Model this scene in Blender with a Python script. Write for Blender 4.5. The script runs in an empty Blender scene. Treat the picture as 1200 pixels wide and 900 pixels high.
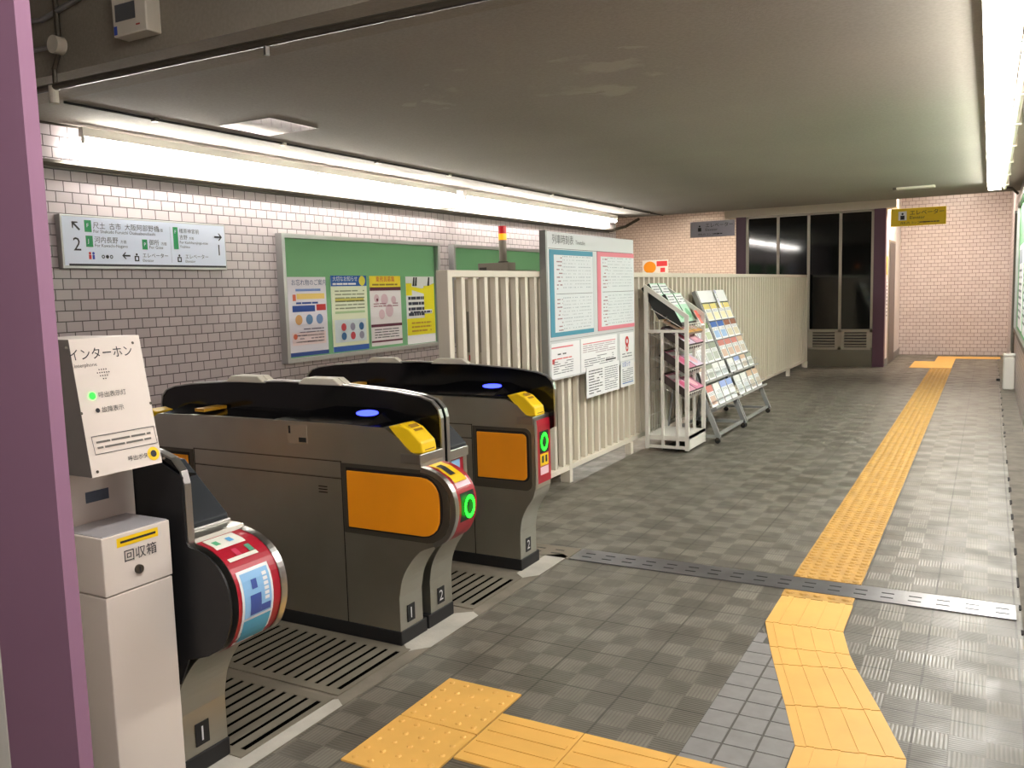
import bpy, math, random
from mathutils import Vector, Matrix
random.seed(7)
SC = bpy.context.scene
COL = SC.collection
# ------------------------------------------------------------ camera
cd = bpy.data.cameras.new('camera'); cam = bpy.data.objects.new('camera', cd); COL.objects.link(cam)
R3 = Matrix(((0.87598054, -0.02761243, 0.48155544), (0.48154786, 0.10748836, -0.86980337), (-0.02774422, 0.99382282, 0.10745442)))
cam.matrix_world = Matrix.Translation((0, 0, 1.41)) @ R3.to_4x4()
cd.sensor_fit = 'HORIZONTAL'; cd.sensor_width = 36; cd.lens = 1011.51 / 1200 * 36; cd.clip_start = 0.05
SC.camera = cam
# ------------------------------------------------------------ world, exposure
W = bpy.data.worlds.new('world'); SC.world = W; W.use_nodes = True
W.node_tree.nodes['Background'].inputs[0].default_value = (1, 0.95, 0.88, 1)
W.node_tree.nodes['Background'].inputs[1].default_value = 0.05
SC.view_settings.view_transform = 'Standard'; SC.view_settings.look = 'None'
SC.view_settings.exposure = 1.75; SC.view_settings.gamma = 1
TUBE_L = 32.0      # radiance of the tubes of the left row
TUBE_R = 17.5      # right row
FILL_NEAR = 33.0   # added fill lamps, unseen, behind and above the camera
WARM = 31.0        # lamps beyond the low ceiling
# ------------------------------------------------------------ materials
MATS = {}
def srgb(c):
    return tuple(((v/255)/12.92 if v/255 <= .04045 else (((v/255)+.055)/1.055)**2.4) for v in c)
def mat(name, rgb, rough=.5, metal=0, emit=0, alpha=1, bump=0, bscale=200, spec=.5, vary=0, vscale=3, trans=0):
    if name in MATS: return MATS[name]
    m = bpy.data.materials.new(name); m.use_nodes = True
    nt = m.node_tree; b = nt.nodes['Principled BSDF']
    c = srgb(rgb) + (1,)
    b.inputs['Base Color'].default_value = c
    b.inputs['Roughness'].default_value = rough; b.inputs['Metallic'].default_value = metal
    b.inputs['Specular IOR Level'].default_value = spec
    if trans: b.inputs['Transmission Weight'].default_value = trans
    if emit:
        b.inputs['Emission Color'].default_value = c; b.inputs['Emission Strength'].default_value = emit
    if alpha < 1: b.inputs['Alpha'].default_value = alpha
    if bump or vary:
        g = nt.nodes.new('ShaderNodeNewGeometry')
        if vary:
            n = nt.nodes.new('ShaderNodeTexNoise'); n.inputs['Scale'].default_value = vscale; n.inputs['Detail'].default_value = 6
            nt.links.new(g.outputs['Position'], n.inputs['Vector'])
            r = nt.nodes.new('ShaderNodeMapRange'); r.inputs[1].default_value = .3; r.inputs[2].default_value = .7
            r.inputs[3].default_value = 1-vary; r.inputs[4].default_value = 1+vary*.5
            nt.links.new(n.outputs['Fac'], r.inputs[0])
            x = nt.nodes.new('ShaderNodeVectorMath'); x.operation = 'SCALE'; x.inputs[0].default_value = c[:3]
            nt.links.new(r.outputs[0], x.inputs['Scale']); nt.links.new(x.outputs[0], b.inputs['Base Color'])
        if bump:
            n = nt.nodes.new('ShaderNodeTexNoise'); n.inputs['Scale'].default_value = bscale; n.inputs['Detail'].default_value = 3
            nt.links.new(g.outputs['Position'], n.inputs['Vector'])
            bp = nt.nodes.new('ShaderNodeBump'); bp.inputs['Strength'].default_value = bump; bp.inputs['Distance'].default_value = .004
            nt.links.new(n.outputs['Fac'], bp.inputs['Height']); nt.links.new(bp.outputs[0], b.inputs['Normal'])
    MATS[name] = m; return m
def col(r, g, b, rough=.6):
    return mat('paint_%d_%d_%d' % (r, g, b), (r, g, b), rough)
class NT:
    """tiny node helper"""
    def __init__(s, m): s.t = m.node_tree; s.b = s.t.nodes['Principled BSDF']
    def n(s, t, **k):
        x = s.t.nodes.new(t)
        for a, v in k.items(): setattr(x, a, v)
        return x
    def l(s, a, b): s.t.links.new(a, b)
    def math(s, op, a, b=None, c=None):
        x = s.n('ShaderNodeMath', operation=op)
        for i, v in enumerate((a, b, c)):
            if v is None: continue
            if isinstance(v, (int, float)): x.inputs[i].default_value = v
            else: s.l(v, x.inputs[i])
        return x.outputs[0]
    def mix(s, f, a, b, blend='MIX'):
        x = s.n('ShaderNodeMix', data_type='RGBA', blend_type=blend)
        if isinstance(f, (int, float)): x.inputs[0].default_value = f
        else: s.l(f, x.inputs[0])
        for i, v in ((6, a), (7, b)):
            if isinstance(v, tuple): x.inputs[i].default_value = v + (1,)
            else: s.l(v, x.inputs[i])
        return x.outputs[2]
    def pos(s):
        g = s.n('ShaderNodeNewGeometry'); x = s.n('ShaderNodeSeparateXYZ'); s.l(g.outputs['Position'], x.inputs[0])
        return g.outputs['Position'], x.outputs
    def noise(s, vec, scale, detail=4, lo=.35, hi=.65):
        n = s.n('ShaderNodeTexNoise'); n.inputs['Scale'].default_value = scale; n.inputs['Detail'].default_value = detail
        s.l(vec, n.inputs['Vector'])
        r = s.n('ShaderNodeMapRange'); r.inputs[1].default_value = lo; r.inputs[2].default_value = hi; s.l(n.outputs['Fac'], r.inputs[0])
        return r.outputs[0]
def tile_wall(name, axis, c1, c2, joint, w=.113, h=.068):
    m = mat(name, c1, .3); t = NT(m); P, x = t.pos()
    cv = t.n('ShaderNodeCombineXYZ'); t.l(x['XYZ'.index(axis)], cv.inputs[0]); t.l(x[2], cv.inputs[1])
    br = t.n('ShaderNodeTexBrick'); t.l(cv.outputs[0], br.inputs['Vector'])
    br.inputs['Scale'].default_value = 1; br.inputs['Brick Width'].default_value = w; br.inputs['Row Height'].default_value = h
    br.inputs['Mortar Size'].default_value = .0035; br.inputs['Mortar Smooth'].default_value = .1; br.inputs['Bias'].default_value = 0
    br.inputs['Color1'].default_value = srgb(c1) + (1,); br.inputs['Color2'].default_value = srgb(c2) + (1,); br.inputs['Mortar'].default_value = srgb(joint) + (1,)
    t.l(br.outputs['Color'], t.b.inputs['Base Color'])
    bp = t.n('ShaderNodeBump', invert=True); bp.inputs['Strength'].default_value = .5; bp.inputs['Distance'].default_value = .003
    t.l(br.outputs['Fac'], bp.inputs['Height']); t.l(bp.outputs[0], t.b.inputs['Normal'])
    return m
def floor_mat():
    m = mat('ribbed_floor_tile', (120, 116, 108), .5); t = NT(m); P, x = t.pos()
    p = .305
    def cell(v, off):
        a = t.math('DIVIDE', t.math('SUBTRACT', v, off), p)
        return t.math('FRACT', t.math('ADD', a, 100)), t.math('FLOOR', a)
    fx, ix = cell(x[0], -.173); fy, iy = cell(x[1], 3.584)
    def joint(f, w): return t.math('GREATER_THAN', t.math('ABSOLUTE', t.math('SUBTRACT', f, .5)), .5 - w)
    g = t.math('MAXIMUM', joint(fx, .013), joint(fy, .013))
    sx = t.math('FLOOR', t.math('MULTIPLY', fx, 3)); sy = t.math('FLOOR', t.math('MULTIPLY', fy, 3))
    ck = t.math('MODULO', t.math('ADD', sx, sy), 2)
    rx = t.math('SINE', t.math('MULTIPLY', fx, 2*math.pi*24)); ry = t.math('SINE', t.math('MULTIPLY', fy, 2*math.pi*24))
    rib = t.math('ADD', t.math('MULTIPLY', rx, ck), t.math('MULTIPLY', ry, t.math('SUBTRACT', 1, ck)))
    wn = t.n('ShaderNodeTexWhiteNoise', noise_dimensions='2D'); cv = t.n('ShaderNodeCombineXYZ')
    t.l(t.math('ADD', t.math('MULTIPLY', ix, 3), sx), cv.inputs[0]); t.l(t.math('ADD', t.math('MULTIPLY', iy, 3), sy), cv.inputs[1]); t.l(cv.outputs[0], wn.inputs['Vector'])
    base = t.mix(ck, srgb((94, 90, 81)), srgb((123, 119, 108)))  # sheen difference between the two rib directions, put into the colour
    base = t.mix(t.math('MULTIPLY', wn.outputs['Value'], .3), base, srgb((84, 80, 70)))
    base = t.mix(t.math('MULTIPLY', t.noise(P, 1.1, 5), .4), base, srgb((128, 124, 114)))
    base = t.mix(t.math('MULTIPLY', t.noise(P, 9, 6, .45, .75), .35), base, srgb((66, 62, 54)))
    groove = t.math('MULTIPLY', t.math('LESS_THAN', rib, -.35), .28)
    base = t.mix(groove, base, srgb((62, 58, 50)))
    base = t.mix(t.math('MULTIPLY', g, .75), base, srgb((62, 59, 52)))
    t.l(base, t.b.inputs['Base Color'])
    h = t.math('SUBTRACT', t.math('MULTIPLY', rib, .5), t.math('MULTIPLY', g, 2))
    bp = t.n('ShaderNodeBump'); bp.inputs['Strength'].default_value = .35; bp.inputs['Distance'].default_value = .0015
    t.l(h, bp.inputs['Height']); t.l(bp.outputs[0], t.b.inputs['Normal'])
    t.l(t.math('ADD', .33, t.math('MULTIPLY', t.noise(P, 5, 4), .2)), t.b.inputs['Roughness'])
    return m
def concrete(name, c, c2, rough=.9, stain=True):
    m = mat(name, c, rough); t = NT(m); P, x = t.pos()
    base = t.mix(t.math('MULTIPLY', t.noise(P, .8, 5), .5), srgb(c), srgb(c2))
    base = t.mix(t.math('MULTIPLY', t.noise(P, 60, 3), .18), base, srgb((max(c[0]-60, 0), max(c[1]-60, 0), max(c[2]-60, 0))))
    if stain:
        # pale patch of repaired plaster with a ragged outline, at one spot of the slab
        d = t.n('ShaderNodeVectorMath', operation='DISTANCE'); 
        sc = t.n('ShaderNodeVectorMath', operation='MULTIPLY'); t.l(P, sc.inputs[0]); sc.inputs[1].default_value = (1, 1.7, 1)
        t.l(sc.outputs[0], d.inputs[0]); d.inputs[1].default_value = (-2.15, 4.35*1.7, 2.52)
        near = t.math('LESS_THAN', t.math('ADD', d.outputs['Value'], t.math('MULTIPLY', t.noise(P, 4, 5), .5)), 1.0)
        rag = t.noise(P, 3.4, 10, .50, .60)
        base = t.mix(t.math('MULTIPLY', t.math('MULTIPLY', near, rag), .30), base, srgb((196, 190, 176)))
    t.l(base, t.b.inputs['Base Color'])
    n = t.n('ShaderNodeTexNoise'); n.inputs['Scale'].default_value = 120; t.l(P, n.inputs['Vector'])
    bp = t.n('ShaderNodeBump'); bp.inputs['Strength'].default_value = .35; bp.inputs['Distance'].default_value = .003
    t.l(n.outputs['Fac'], bp.inputs['Height']); t.l(bp.outputs[0], t.b.inputs['Normal'])
    return m
def steel_mat(name, c, rough):
    m = mat(name, c, rough, 1.0); t = NT(m); P, x = t.pos()
    mp = t.n('ShaderNodeMapping'); mp.inputs['Scale'].default_value = (2, 2, 160); t.l(P, mp.inputs[0])
    n = t.noise(mp.outputs[0], 3, 3, .3, .7)
    t.l(t.math('ADD', rough-.06, t.math('MULTIPLY', n, .14)), t.b.inputs['Roughness'])
    t.l(t.mix(t.math('MULTIPLY', t.noise(P, 2.2, 4), .35), srgb(c), srgb((c[0]-40, c[1]-41, c[2]-44))), t.b.inputs['Base Color'])
    return m
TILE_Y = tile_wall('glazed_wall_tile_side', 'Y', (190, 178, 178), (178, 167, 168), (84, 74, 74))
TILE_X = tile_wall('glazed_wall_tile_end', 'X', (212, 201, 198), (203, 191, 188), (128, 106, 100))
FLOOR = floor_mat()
CEIL = concrete('slab_plaster', (158, 152, 140), (146, 141, 130))
BEAM = concrete('beam_plaster', (150, 142, 128), (136, 130, 116), stain=False)
KERB = mat('kerb_concrete', (184, 180, 170), .85, bump=.4, bscale=90, vary=.2, vscale=6)
STEEL = steel_mat('brushed_steel', (200, 198, 188), .38)
SILVER = mat('satin_aluminium', (190, 190, 188), .3, 1.0)
ALU = mat('aluminium_frame', (176, 176, 174), .4, .8)
BLACK = mat('gloss_black', (10, 10, 12), .12)
MBLACK = mat('matt_black', (22, 22, 24), .5)
PADM = mat('reader_pad_grey', (34, 39, 44), .5)
CREAM = mat('cream_enamel', (222, 214, 198), .4)
CREAMB = mat('cream_sheet', (208, 200, 184), .5)
WHITE = mat('white_enamel', (226, 222, 214), .4)
OFFW = mat('off_white_plastic', (214, 208, 192), .5)
PURPLE = mat('purple_enamel', (146, 108, 134), .5)
DPURPLE = mat('dark_purple_enamel', (92, 58, 76), .45)
YEL = mat('tactile_yellow', (232, 180, 92), .55, vary=.08, vscale=6)
YELOLD = mat('worn_tactile_yellow', (190, 146, 68), .6, vary=.22, vscale=14)
REDC = mat('crimson_enamel', (170, 26, 46), .35)
ORANGE = mat('orange_flap_vinyl', (236, 148, 12), .5, vary=.06, vscale=5)
TICKY = mat('ticket_yellow', (246, 204, 20), .4)
GREEN = mat('board_green', (124, 180, 132), .8)
DARKR = mat('dark_grey_conduit', (84, 78, 68), .35, .5)
GREYM = mat('grey_metal', (150, 150, 148), .4, .6)
PAPER = mat('paper_white', (236, 236, 238), .6)
INK = mat('ink', (40, 40, 46), .6)
RINGG = mat('green_led', (20, 255, 30), .4, emit=2.2)
BLUEL = mat('blue_led', (50, 60, 255), .4, emit=1.8)
# ------------------------------------------------------------ mesh builder
class MB:
    def __init__(s): s.v = []; s.f = []; s.mi = []; s.ms = []
    def _m(s, m):
        if m not in s.ms: s.ms.append(m)
        return s.ms.index(m)
    def add(s, vs, fs, m):
        o = len(s.v); s.v += [Vector(q) for q in vs]; k = s._m(m)
        for f in fs: s.f.append([i+o for i in f]); s.mi.append(k)
    def box(s, x0, x1, y0, y1, z0, z1, m):
        x0, x1 = sorted((x0, x1)); y0, y1 = sorted((y0, y1)); z0, z1 = sorted((z0, z1))
        s.add([(x0,y0,z0),(x1,y0,z0),(x1,y1,z0),(x0,y1,z0),(x0,y0,z1),(x1,y0,z1),(x1,y1,z1),(x0,y1,z1)],
              [(0,3,2,1),(4,5,6,7),(0,1,5,4),(1,2,6,5),(2,3,7,6),(3,0,4,7)], m)
    def fbox(s, O, U, V, N, u0, u1, v0, v1, n0, n1, m):
        O, U, V, N = map(Vector, (O, U, V, N)); n = 0
        p = [O+U*u+V*v+N*w for w in (n0, n1) for (u, v) in ((u0,v0),(u1,v0),(u1,v1),(u0,v1))]
        s.add(p, [(0,3,2,1),(4,5,6,7),(0,1,5,4),(1,2,6,5),(2,3,7,6),(3,0,4,7)], m)
    def poly(s, pts, m): s.add(pts, [tuple(range(len(pts)))], m)
    def prism(s, pts, a0, a1, m, axis='y'):
        f = {'y': lambda p, a: (p[0], a, p[1]), 'x': lambda p, a: (a, p[0], p[1]), 'z': lambda p, a: (p[0], p[1], a)}[axis]
        n = len(pts)
        s.add([f(p, a0) for p in pts] + [f(p, a1) for p in pts],
              [tuple(range(n)), tuple(range(2*n-1, n-1, -1))] + [(i, n+i, n+(i+1) % n, (i+1) % n) for i in range(n)], m)
    def cyl(s, p0, p1, r, m, n=12, r1=None):
        p0 = Vector(p0); p1 = Vector(p1); d = (p1-p0).normalized()
        a = d.orthogonal().normalized(); b = d.cross(a); r1 = r if r1 is None else r1
        c = [(math.cos(2*math.pi*i/n), math.sin(2*math.pi*i/n)) for i in range(n)]
        s.add([p0+(a*x+b*y)*r for x, y in c]+[p1+(a*x+b*y)*r1 for x, y in c],
              [tuple(range(n-1, -1, -1)), tuple(range(n, 2*n))]+[(i, (i+1) % n, n+(i+1) % n, n+i) for i in range(n)], m)
    def tube(s, pts, r, m, n=8):
        for a, b in zip(pts, pts[1:]): s.cyl(a, b, r, m, n)
        for q in pts[1:-1]: s.ball(q, r, m)
    def ball(s, c, r, m, k=6, n=10, sz=1.0):
        c = Vector(c); vs = [c+Vector((0,0,r*sz))]
        for i in range(1, k):
            t = math.pi*i/k
            for j in range(n): vs.append(c+Vector((r*math.sin(t)*math.cos(2*math.pi*j/n), r*math.sin(t)*math.sin(2*math.pi*j/n), r*sz*math.cos(t))))
        vs.append(c-Vector((0,0,r*sz))); fs = [(0, 1+j, 1+(j+1) % n) for j in range(n)]
        for i in range(k-2):
            for j in range(n): fs.append((1+i*n+j, 1+(i+1)*n+j, 1+(i+1)*n+(j+1) % n, 1+i*n+(j+1) % n))
        e = len(vs)-1; fs += [(e, 1+(k-2)*n+(j+1) % n, 1+(k-2)*n+j) for j in range(n)]
        s.add(vs, fs, m)
    def text(s, body, size, O, U, V, m, align='LEFT', ax=1.0):
        cu = bpy.data.curves.new('t', 'FONT'); cu.body = body; cu.size = size; cu.align_x = align; cu.resolution_u = 2
        ob = bpy.data.objects.new('t', cu); COL.objects.link(ob); bpy.context.view_layer.update()
        dg = bpy.context.evaluated_depsgraph_get(); me = bpy.data.meshes.new_from_object(ob.evaluated_get(dg))
        O, U, V = map(Vector, (O, U, V))
        s.add([O+U*(q.co.x*ax)+V*q.co.y for q in me.vertices], [tuple(p.vertices) for p in me.polygons], m)
        bpy.data.objects.remove(ob); bpy.data.meshes.remove(me); bpy.data.curves.remove(cu)
    def build(s, name, parent=None, base=None, smooth=False, bevel=0, seg=2):
        me = bpy.data.meshes.new(name)
        if parent is not None: o = parent
        w = Vector((0, 0, 0))
        if parent is not None:
            q = parent
            while q is not None: w = w + q.location; q = q.parent
            org = w
        else:
            if base is None:
                xs = [v.x for v in s.v]; ys = [v.y for v in s.v]; zs = [v.z for v in s.v]
                base = ((min(xs)+max(xs))/2, (min(ys)+max(ys))/2, min(zs))
            org = Vector(base)
        me.from_pydata([v-org for v in s.v], [], s.f)
        for m in s.ms: me.materials.append(m)
        me.polygons.foreach_set('material_index', s.mi); me.update()
        if smooth:
            me.polygons.foreach_set('use_smooth', [True]*len(me.polygons))
        ob = bpy.data.objects.new(name, me); COL.objects.link(ob)
        if parent is not None: ob.parent = parent
        else: ob.location = org
        if bevel:
            b = ob.modifiers.new('bevel', 'BEVEL'); b.width = bevel; b.segments = seg; b.limit_method = 'ANGLE'; b.angle_limit = .6
        if smooth:
            e = ob.modifiers.new('edge', 'EDGE_SPLIT'); e.split_angle = .6
        return ob
def thing(name, label, cat, loc, group=None):
    o = bpy.data.objects.new(name, None); COL.objects.link(o); o.location = loc; o.empty_display_size = .1
    o['label'] = label; o['category'] = cat
    if group: o['group'] = group
    return o
def tag(o, label, cat, group=None):
    o['label'] = label; o['category'] = cat
    if group: o['group'] = group
    return o
def struct(mb, name, **k):
    o = mb.build(name, **k); o['kind'] = 'structure'; return o
def B(x0, x1, y0, y1, z0, z1, m):
    b = MB(); b.box(x0, x1, y0, y1, z0, z1, m); return b
XU, YU, ZU = (1,0,0), (0,1,0), (0,0,1)
class Sheet:
    """flat printed sheet: a thin slab plus print lying on its face"""
    def __init__(s, mb, O, U, V, N): s.mb = mb; s.O, s.U, s.V, s.N = Vector(O), Vector(U), Vector(V), Vector(N)
    def rect(s, u0, v0, u1, v1, m, k=1):
        e = s.N*(.0008*k); p = lambda u, v: s.O+s.U*u+s.V*v+e
        s.mb.poly([p(u0,v0), p(u1,v0), p(u1,v1), p(u0,v1)], m)
    def disc(s, u, v, r, m, k=2, r0=0, n=20, asp=1.0):
        e = s.N*(.0008*k); p = lambda a, q: s.O+s.U*(u+q*math.cos(a)*asp)+s.V*(v+q*math.sin(a))+e
        for i in range(n):
            a, b = 2*math.pi*i/n, 2*math.pi*(i+1)/n
            s.mb.poly([p(a,r0), p(a,r), p(b,r), p(b,r0)] if r0 else [p(0,0) if 0 else s.O+s.U*u+s.V*v+e, p(a,r), p(b,r)], m)
    def text(s, body, size, u, v, m, k=2, align='LEFT', ax=1.0):
        s.mb.text(body, size, s.O+s.U*u+s.V*v+s.N*(.0008*k), s.U, s.V, m, align, ax)
    def poly(s, pts, m, k=2):
        e = s.N*(.0008*k); s.mb.poly([s.O+s.U*u+s.V*v+e for u, v in pts], m)
    def lines(s, u0, v0, u1, v1, n, m, k=2, fill=.35, gap=.12):
        h = (v1-v0)/n
        for i in range(n):
            u = u0; vb = v0+h*(i+.5-fill/2)
            while u < u1:
                w = random.uniform(.1, .4)*(u1-u0); e = min(u+w, u1)
                if random.random() > gap: s.rect(u, vb, e-.01*(u1-u0), vb+h*fill, m, k)
                u = e+.015*(u1-u0)
    def arrow(s, u, v, L, ang, m, k=2):
        c, d = math.cos(ang), math.sin(ang); w = L*.09
        q = lambda a, b: (u+a*c-b*d, v+a*d+b*c)
        s.poly([q(-L/2,-w), q(L/2,-w), q(L/2,w), q(-L/2,w)], m, k)
        for sg in (1, -1):
            s.poly([q(L/2+w*.6,0), q(L/2-L*.34,sg*L*.38), q(L/2-L*.34-w*1.6,sg*L*.38), q(L/2-w*1.9,0)][::sg], m, k+.3)
# ============================================================ SETTING
SLAB_Z, SLAB_Y0, SLAB_Y1 = 2.52, 3.1, 13.2
LX, RX = -5.13, .31
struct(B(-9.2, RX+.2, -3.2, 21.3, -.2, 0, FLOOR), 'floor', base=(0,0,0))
struct(B(LX-.2, RX+.2, SLAB_Y0, SLAB_Y1, SLAB_Z, 3.4, CEIL), 'ceiling', base=(0,8,SLAB_Z))
struct(B(LX-.2, RX+.2, SLAB_Y0-.35, SLAB_Y0, SLAB_Z, 3.4, BEAM), 'trim_1', base=(-2.4,3,SLAB_Z))
struct(B(LX-.2, RX+.2, -3.2, SLAB_Y0-.35, 3.25, 3.4, BEAM), 'ceiling_near', base=(0,0,3.25))
struct(B(-9.2, RX+.2, SLAB_Y1, 21.3, 3.2, 3.4, BEAM), 'ceiling_far', base=(0,16,3.2))
struct(B(LX-.2, LX, -3.2, 12.75, 0, 3.4, TILE_Y), 'wall_left', base=(LX,5,0))
struct(B(-9.2, LX-.2, 12.55, 12.75, 0, 3.4, TILE_X), 'wall_left_return', base=(-7,12.6,0))
struct(B(-9.4, -9.2, 12.55, 21.3, 0, 3.4, TILE_Y), 'wall_far_left', base=(-9.3,17,0))
struct(B(RX, RX+.2, -3.2, 18.1, 0, 3.4, TILE_Y), 'wall_right', base=(RX,8,0))
struct(B(-9.2, -3.6, 21.1, 21.3, 0, 3.4, TILE_X), 'wall_back_left', base=(-6,21.2,0))
struct(B(-1.5, RX+.2, 17.9, 18.1, 0, 3.4, TILE_X), 'wall_back', base=(-.5,18,0))
struct(B(LX-.2, RX+.2, -3.4, -3.2, 0, 3.4, BEAM), 'wall_behind', base=(-2.4,-3.3,0))
# strip of rough mortar and dark gap between the tiles and the right wall
g = MB(); g.box(.155, RX, -3.2, 17.9, 0, .004, mat('rough_mortar', (112, 106, 96), .9, bump=.8, bscale=30, vary=.35, vscale=8))
y = 1.0
while y < 17:
    L = random.uniform(.04, .16); g.box(.148, .148+random.uniform(.008, .02), y, y+L, 0, .0055, mat('gap_dark', (30, 28, 26), .9)); y += L+random.uniform(.1, .6)
struct(g, 'trim_2', base=(.2,7,0))
# square grey paving inset between the two guide paths
g = MB(); SQ = mat('square_grey_paver', (134, 132, 130), .55, vary=.12, vscale=20); SQJ = mat('paver_joint', (92, 89, 84), .9)
g.prism([(-.785,1.9),(-.45,1.9),(-.30,2.4),(-.42,2.85),(-.70,3.3),(-.785,3.48)], 0, .0015, SQJ, 'z')
for i in range(5):
    for j in range(17):
        x0, y0 = -.785+i*.1017, 1.9+j*.1017; yc = y0+.05
        lim = min(-.42+(2.85-yc)*.55 if yc < 2.85 else -.42-(yc-2.85)*.62, -.3)
        x1 = min(x0+.0965, lim)
        if x1-x0 > .01 and yc < 3.46: g.box(x0+.002, x1, y0+.002, y0+.0985, .001, .0035, SQ)
struct(g, 'trim_3', base=(-.6,2.7,0))
# purple panel at the left edge, and the white one beside it
struct(B(-1.80, -1.563, 1.0, 1.03, 0, 3.25, PURPLE), 'trim_4')
struct(B(-2.6, -1.805, 1.0, 1.02, 0, 3.25, WHITE), 'trim_5')
# ------------------------------------------------------------ gate kerbs and floor grates
g = MB(); g.box(-3.55, -1.915, 1.0, 4.05, 0, .0035, mat('dull_mortar', (126, 119, 106), .85, bump=.4, bscale=90, vary=.3, vscale=5))
for y0, y1 in ((1.0, 2.22), (2.66, 3.13), (3.62, 4.05)):
    g.prism([(-2.035,y0+.05),(-1.975,y0),(-1.917,y0+.07),(-1.917,y1-.03),(-1.96,y1),(-2.035,y1-.06)], .003, .0045, KERB, 'z')
struct(g, 'trim_6', base=(-2.7,2.5,0))
GR = mat('grate_resin', (118, 112, 98), .7, vary=.15, vscale=5)
def grate(y0, y1, label):
    t = thing('floor_grate', label, 'grate', (-2.7, (y0+y1)/2, 0), 'slotted floor grates between the ticket gates')
    B(-3.45, -1.985, y0, y1, .0042, .005, mat('slot_dark', (6, 6, 6), 1.0, spec=0)).build('slot_bed', t)
    b = MB(); x = -2.0; e = .03
    b.box(-3.45, -1.975, y0-.008, y0+e, .004, .008, GR); b.box(-3.45, -1.975, y1-e, y1+.008, .004, .008, GR)
    b.box(-1.995, -1.975, y0+e, y1-e, .004, .008, GR); b.box(-3.45, -3.43, y0+e, y1-e, .004, .008, GR)
    while x > -3.43:
        b.box(x-.018-.034, x-.018, y0+.01, y1-.01, .004, .0076, GR); x -= .052
    b.build('grille', t)
grate(1.79, 2.205, 'slotted floor grate in the near passage, closest to the red gate nose')
grate(2.245, 2.665, 'slotted floor grate in the near passage, against the double gate plinth')
grate(3.16, 3.60, 'slotted floor grate in the far passage between gates 2 and 3')
# ------------------------------------------------------------ metal floor joint cover
def cover(x0, x1, y0, y1, m, label, z=.006):
    b = MB(); b.box(x0, x1, y0, y1, 0, z, m)
    x = x0+.05; k = 0
    while x < x1-.05:
        for q in (.3, .62):
            b.box(x+(0 if q > .5 else .0), x+.052, y0+(y1-y0)*q, y0+(y1-y0)*q+.011, z-.001, z+.0008, MBLACK)
        x += .112
    tag(b.build('floor_joint_cover', base=((x0+x1)/2, (y0+y1)/2, 0)), label, 'floor cover')
cover(-1.895, .135, 3.985, 4.165, mat('scuffed_steel', (150, 150, 154), .34, .9, vary=.2, vscale=6), 'long scuffed metal cover strip with slots crossing the tiled floor')
cover(-2.75, -1.905, 3.985, 4.165, mat('dull_cover', (120, 112, 98), .7), 'dull brown slotted cover strip running under the cream fence', .0045)
# ------------------------------------------------------------ tactile paving
def dots(b, x0, x1, y0, y1, nx, ny, r, m, h=.005, z=.004):
    for i in range(nx):
        for j in range(ny):
            cx, cy = x0+(x1-x0)*(i+.5)/nx, y0+(y1-y0)*(j+.5)/ny
            b.cyl((cx, cy, z), (cx, cy, z+h), r, m, 8, r*.6)
# worn strip: short piece before the cover, long one beyond
b = MB(); y = 3.895; DOTD = mat('dot_side_dirt', (150, 112, 48), .7, vary=.2, vscale=14)
b.box(-.79, -.487, 3.89, 3.98, 0, .005, YELOLD); dots(b, -.79, -.487, 3.90, 3.975, 5, 1, .022, YELOLD, .006, .005)
tag(b.build('tactile_strip', base=(-.64,3.93,0)), 'short sliver of worn yellow studded paving on the near side of the metal strip', 'tactile paving')
b = MB(); y = 4.175
while y < 15.1:
    y1 = min(y+.3, 15.1); b.box(-.79, -.485, y+.002, y1-.002, 0, .005, YELOLD)
    n = 6
    for i in range(n):
        for j in range(n):
            cx, cy = -.79+.305*(i+.5)/n, y+(y1-y)*(j+.5)/n
            if (i+j) % 2 == 0 or True: b.cyl((cx, cy, .005), (cx, cy, .0095), .019, YELOLD, 6, .013)
    y += .3
tag(b.build('tactile_strip', base=(-.64,9,0)), 'long worn yellow studded paving strip running down the concourse', 'tactile paving')
b = MB(); b.prism([(-1.10,15.2),(-.49,15.2),(-.49,17.05),(.2,17.05),(.2,17.5),(-.79,17.5),(-.79,16.4),(-1.10,16.4)], 0, .005, YEL, 'z')
for yy in (15.5, 15.8, 16.1, 16.4, 16.7, 17.05): b.box(-1.10 if yy < 16.4 else -.79, -.49, yy-.003, yy+.003, .004, .0056, YELOLD)
tag(b.build('tactile_strip', base=(-.6,16.3,0)), 'bright yellow stepped paving patch at the foot of the far tiled wall', 'tactile paving')
# near stud tiles (two) at bottom centre
for k, (y0, lab) in enumerate(((1.915, 'yellow studded paving slab at the bottom edge, the nearer of the pair'), (2.223, 'yellow studded paving slab beside the grates, the farther of the pair'))):
    b = MB(); b.box(-1.693, -1.395, y0, y0+.303, 0, .006, YEL); dots(b, -1.693, -1.395, y0, y0+.303, 5, 5, .011, YEL, .004, .006)
    tag(b.build('tactile_slab', base=(-1.54,y0+.15,0)), lab, 'tactile paving', 'studded slabs before the near gate passage')
# ribbed slabs going right along the bottom
labs = ['yellow ribbed guide slab touching the studded pair at the bottom', 'second yellow ribbed guide slab from the studded pair', 'third yellow ribbed guide slab, beside the square grey paving', 'yellow ribbed guide slab under the bottom end of the bent path']
for k in range(4):
    x0 = -1.388+k*.302; b = MB(); b.box(x0, x0+.299, 2.075, 2.378, 0, .006, YEL)
    for q in range(4): b.box(x0+.012, x0+.287, 2.115+q*.072, 2.137+q*.072, .006, .0085, YEL)
    tag(b.build('guide_slab', base=(x0+.15,2.22,0)), labs[k], 'tactile paving', 'ribbed guide slabs along the bottom')
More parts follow.
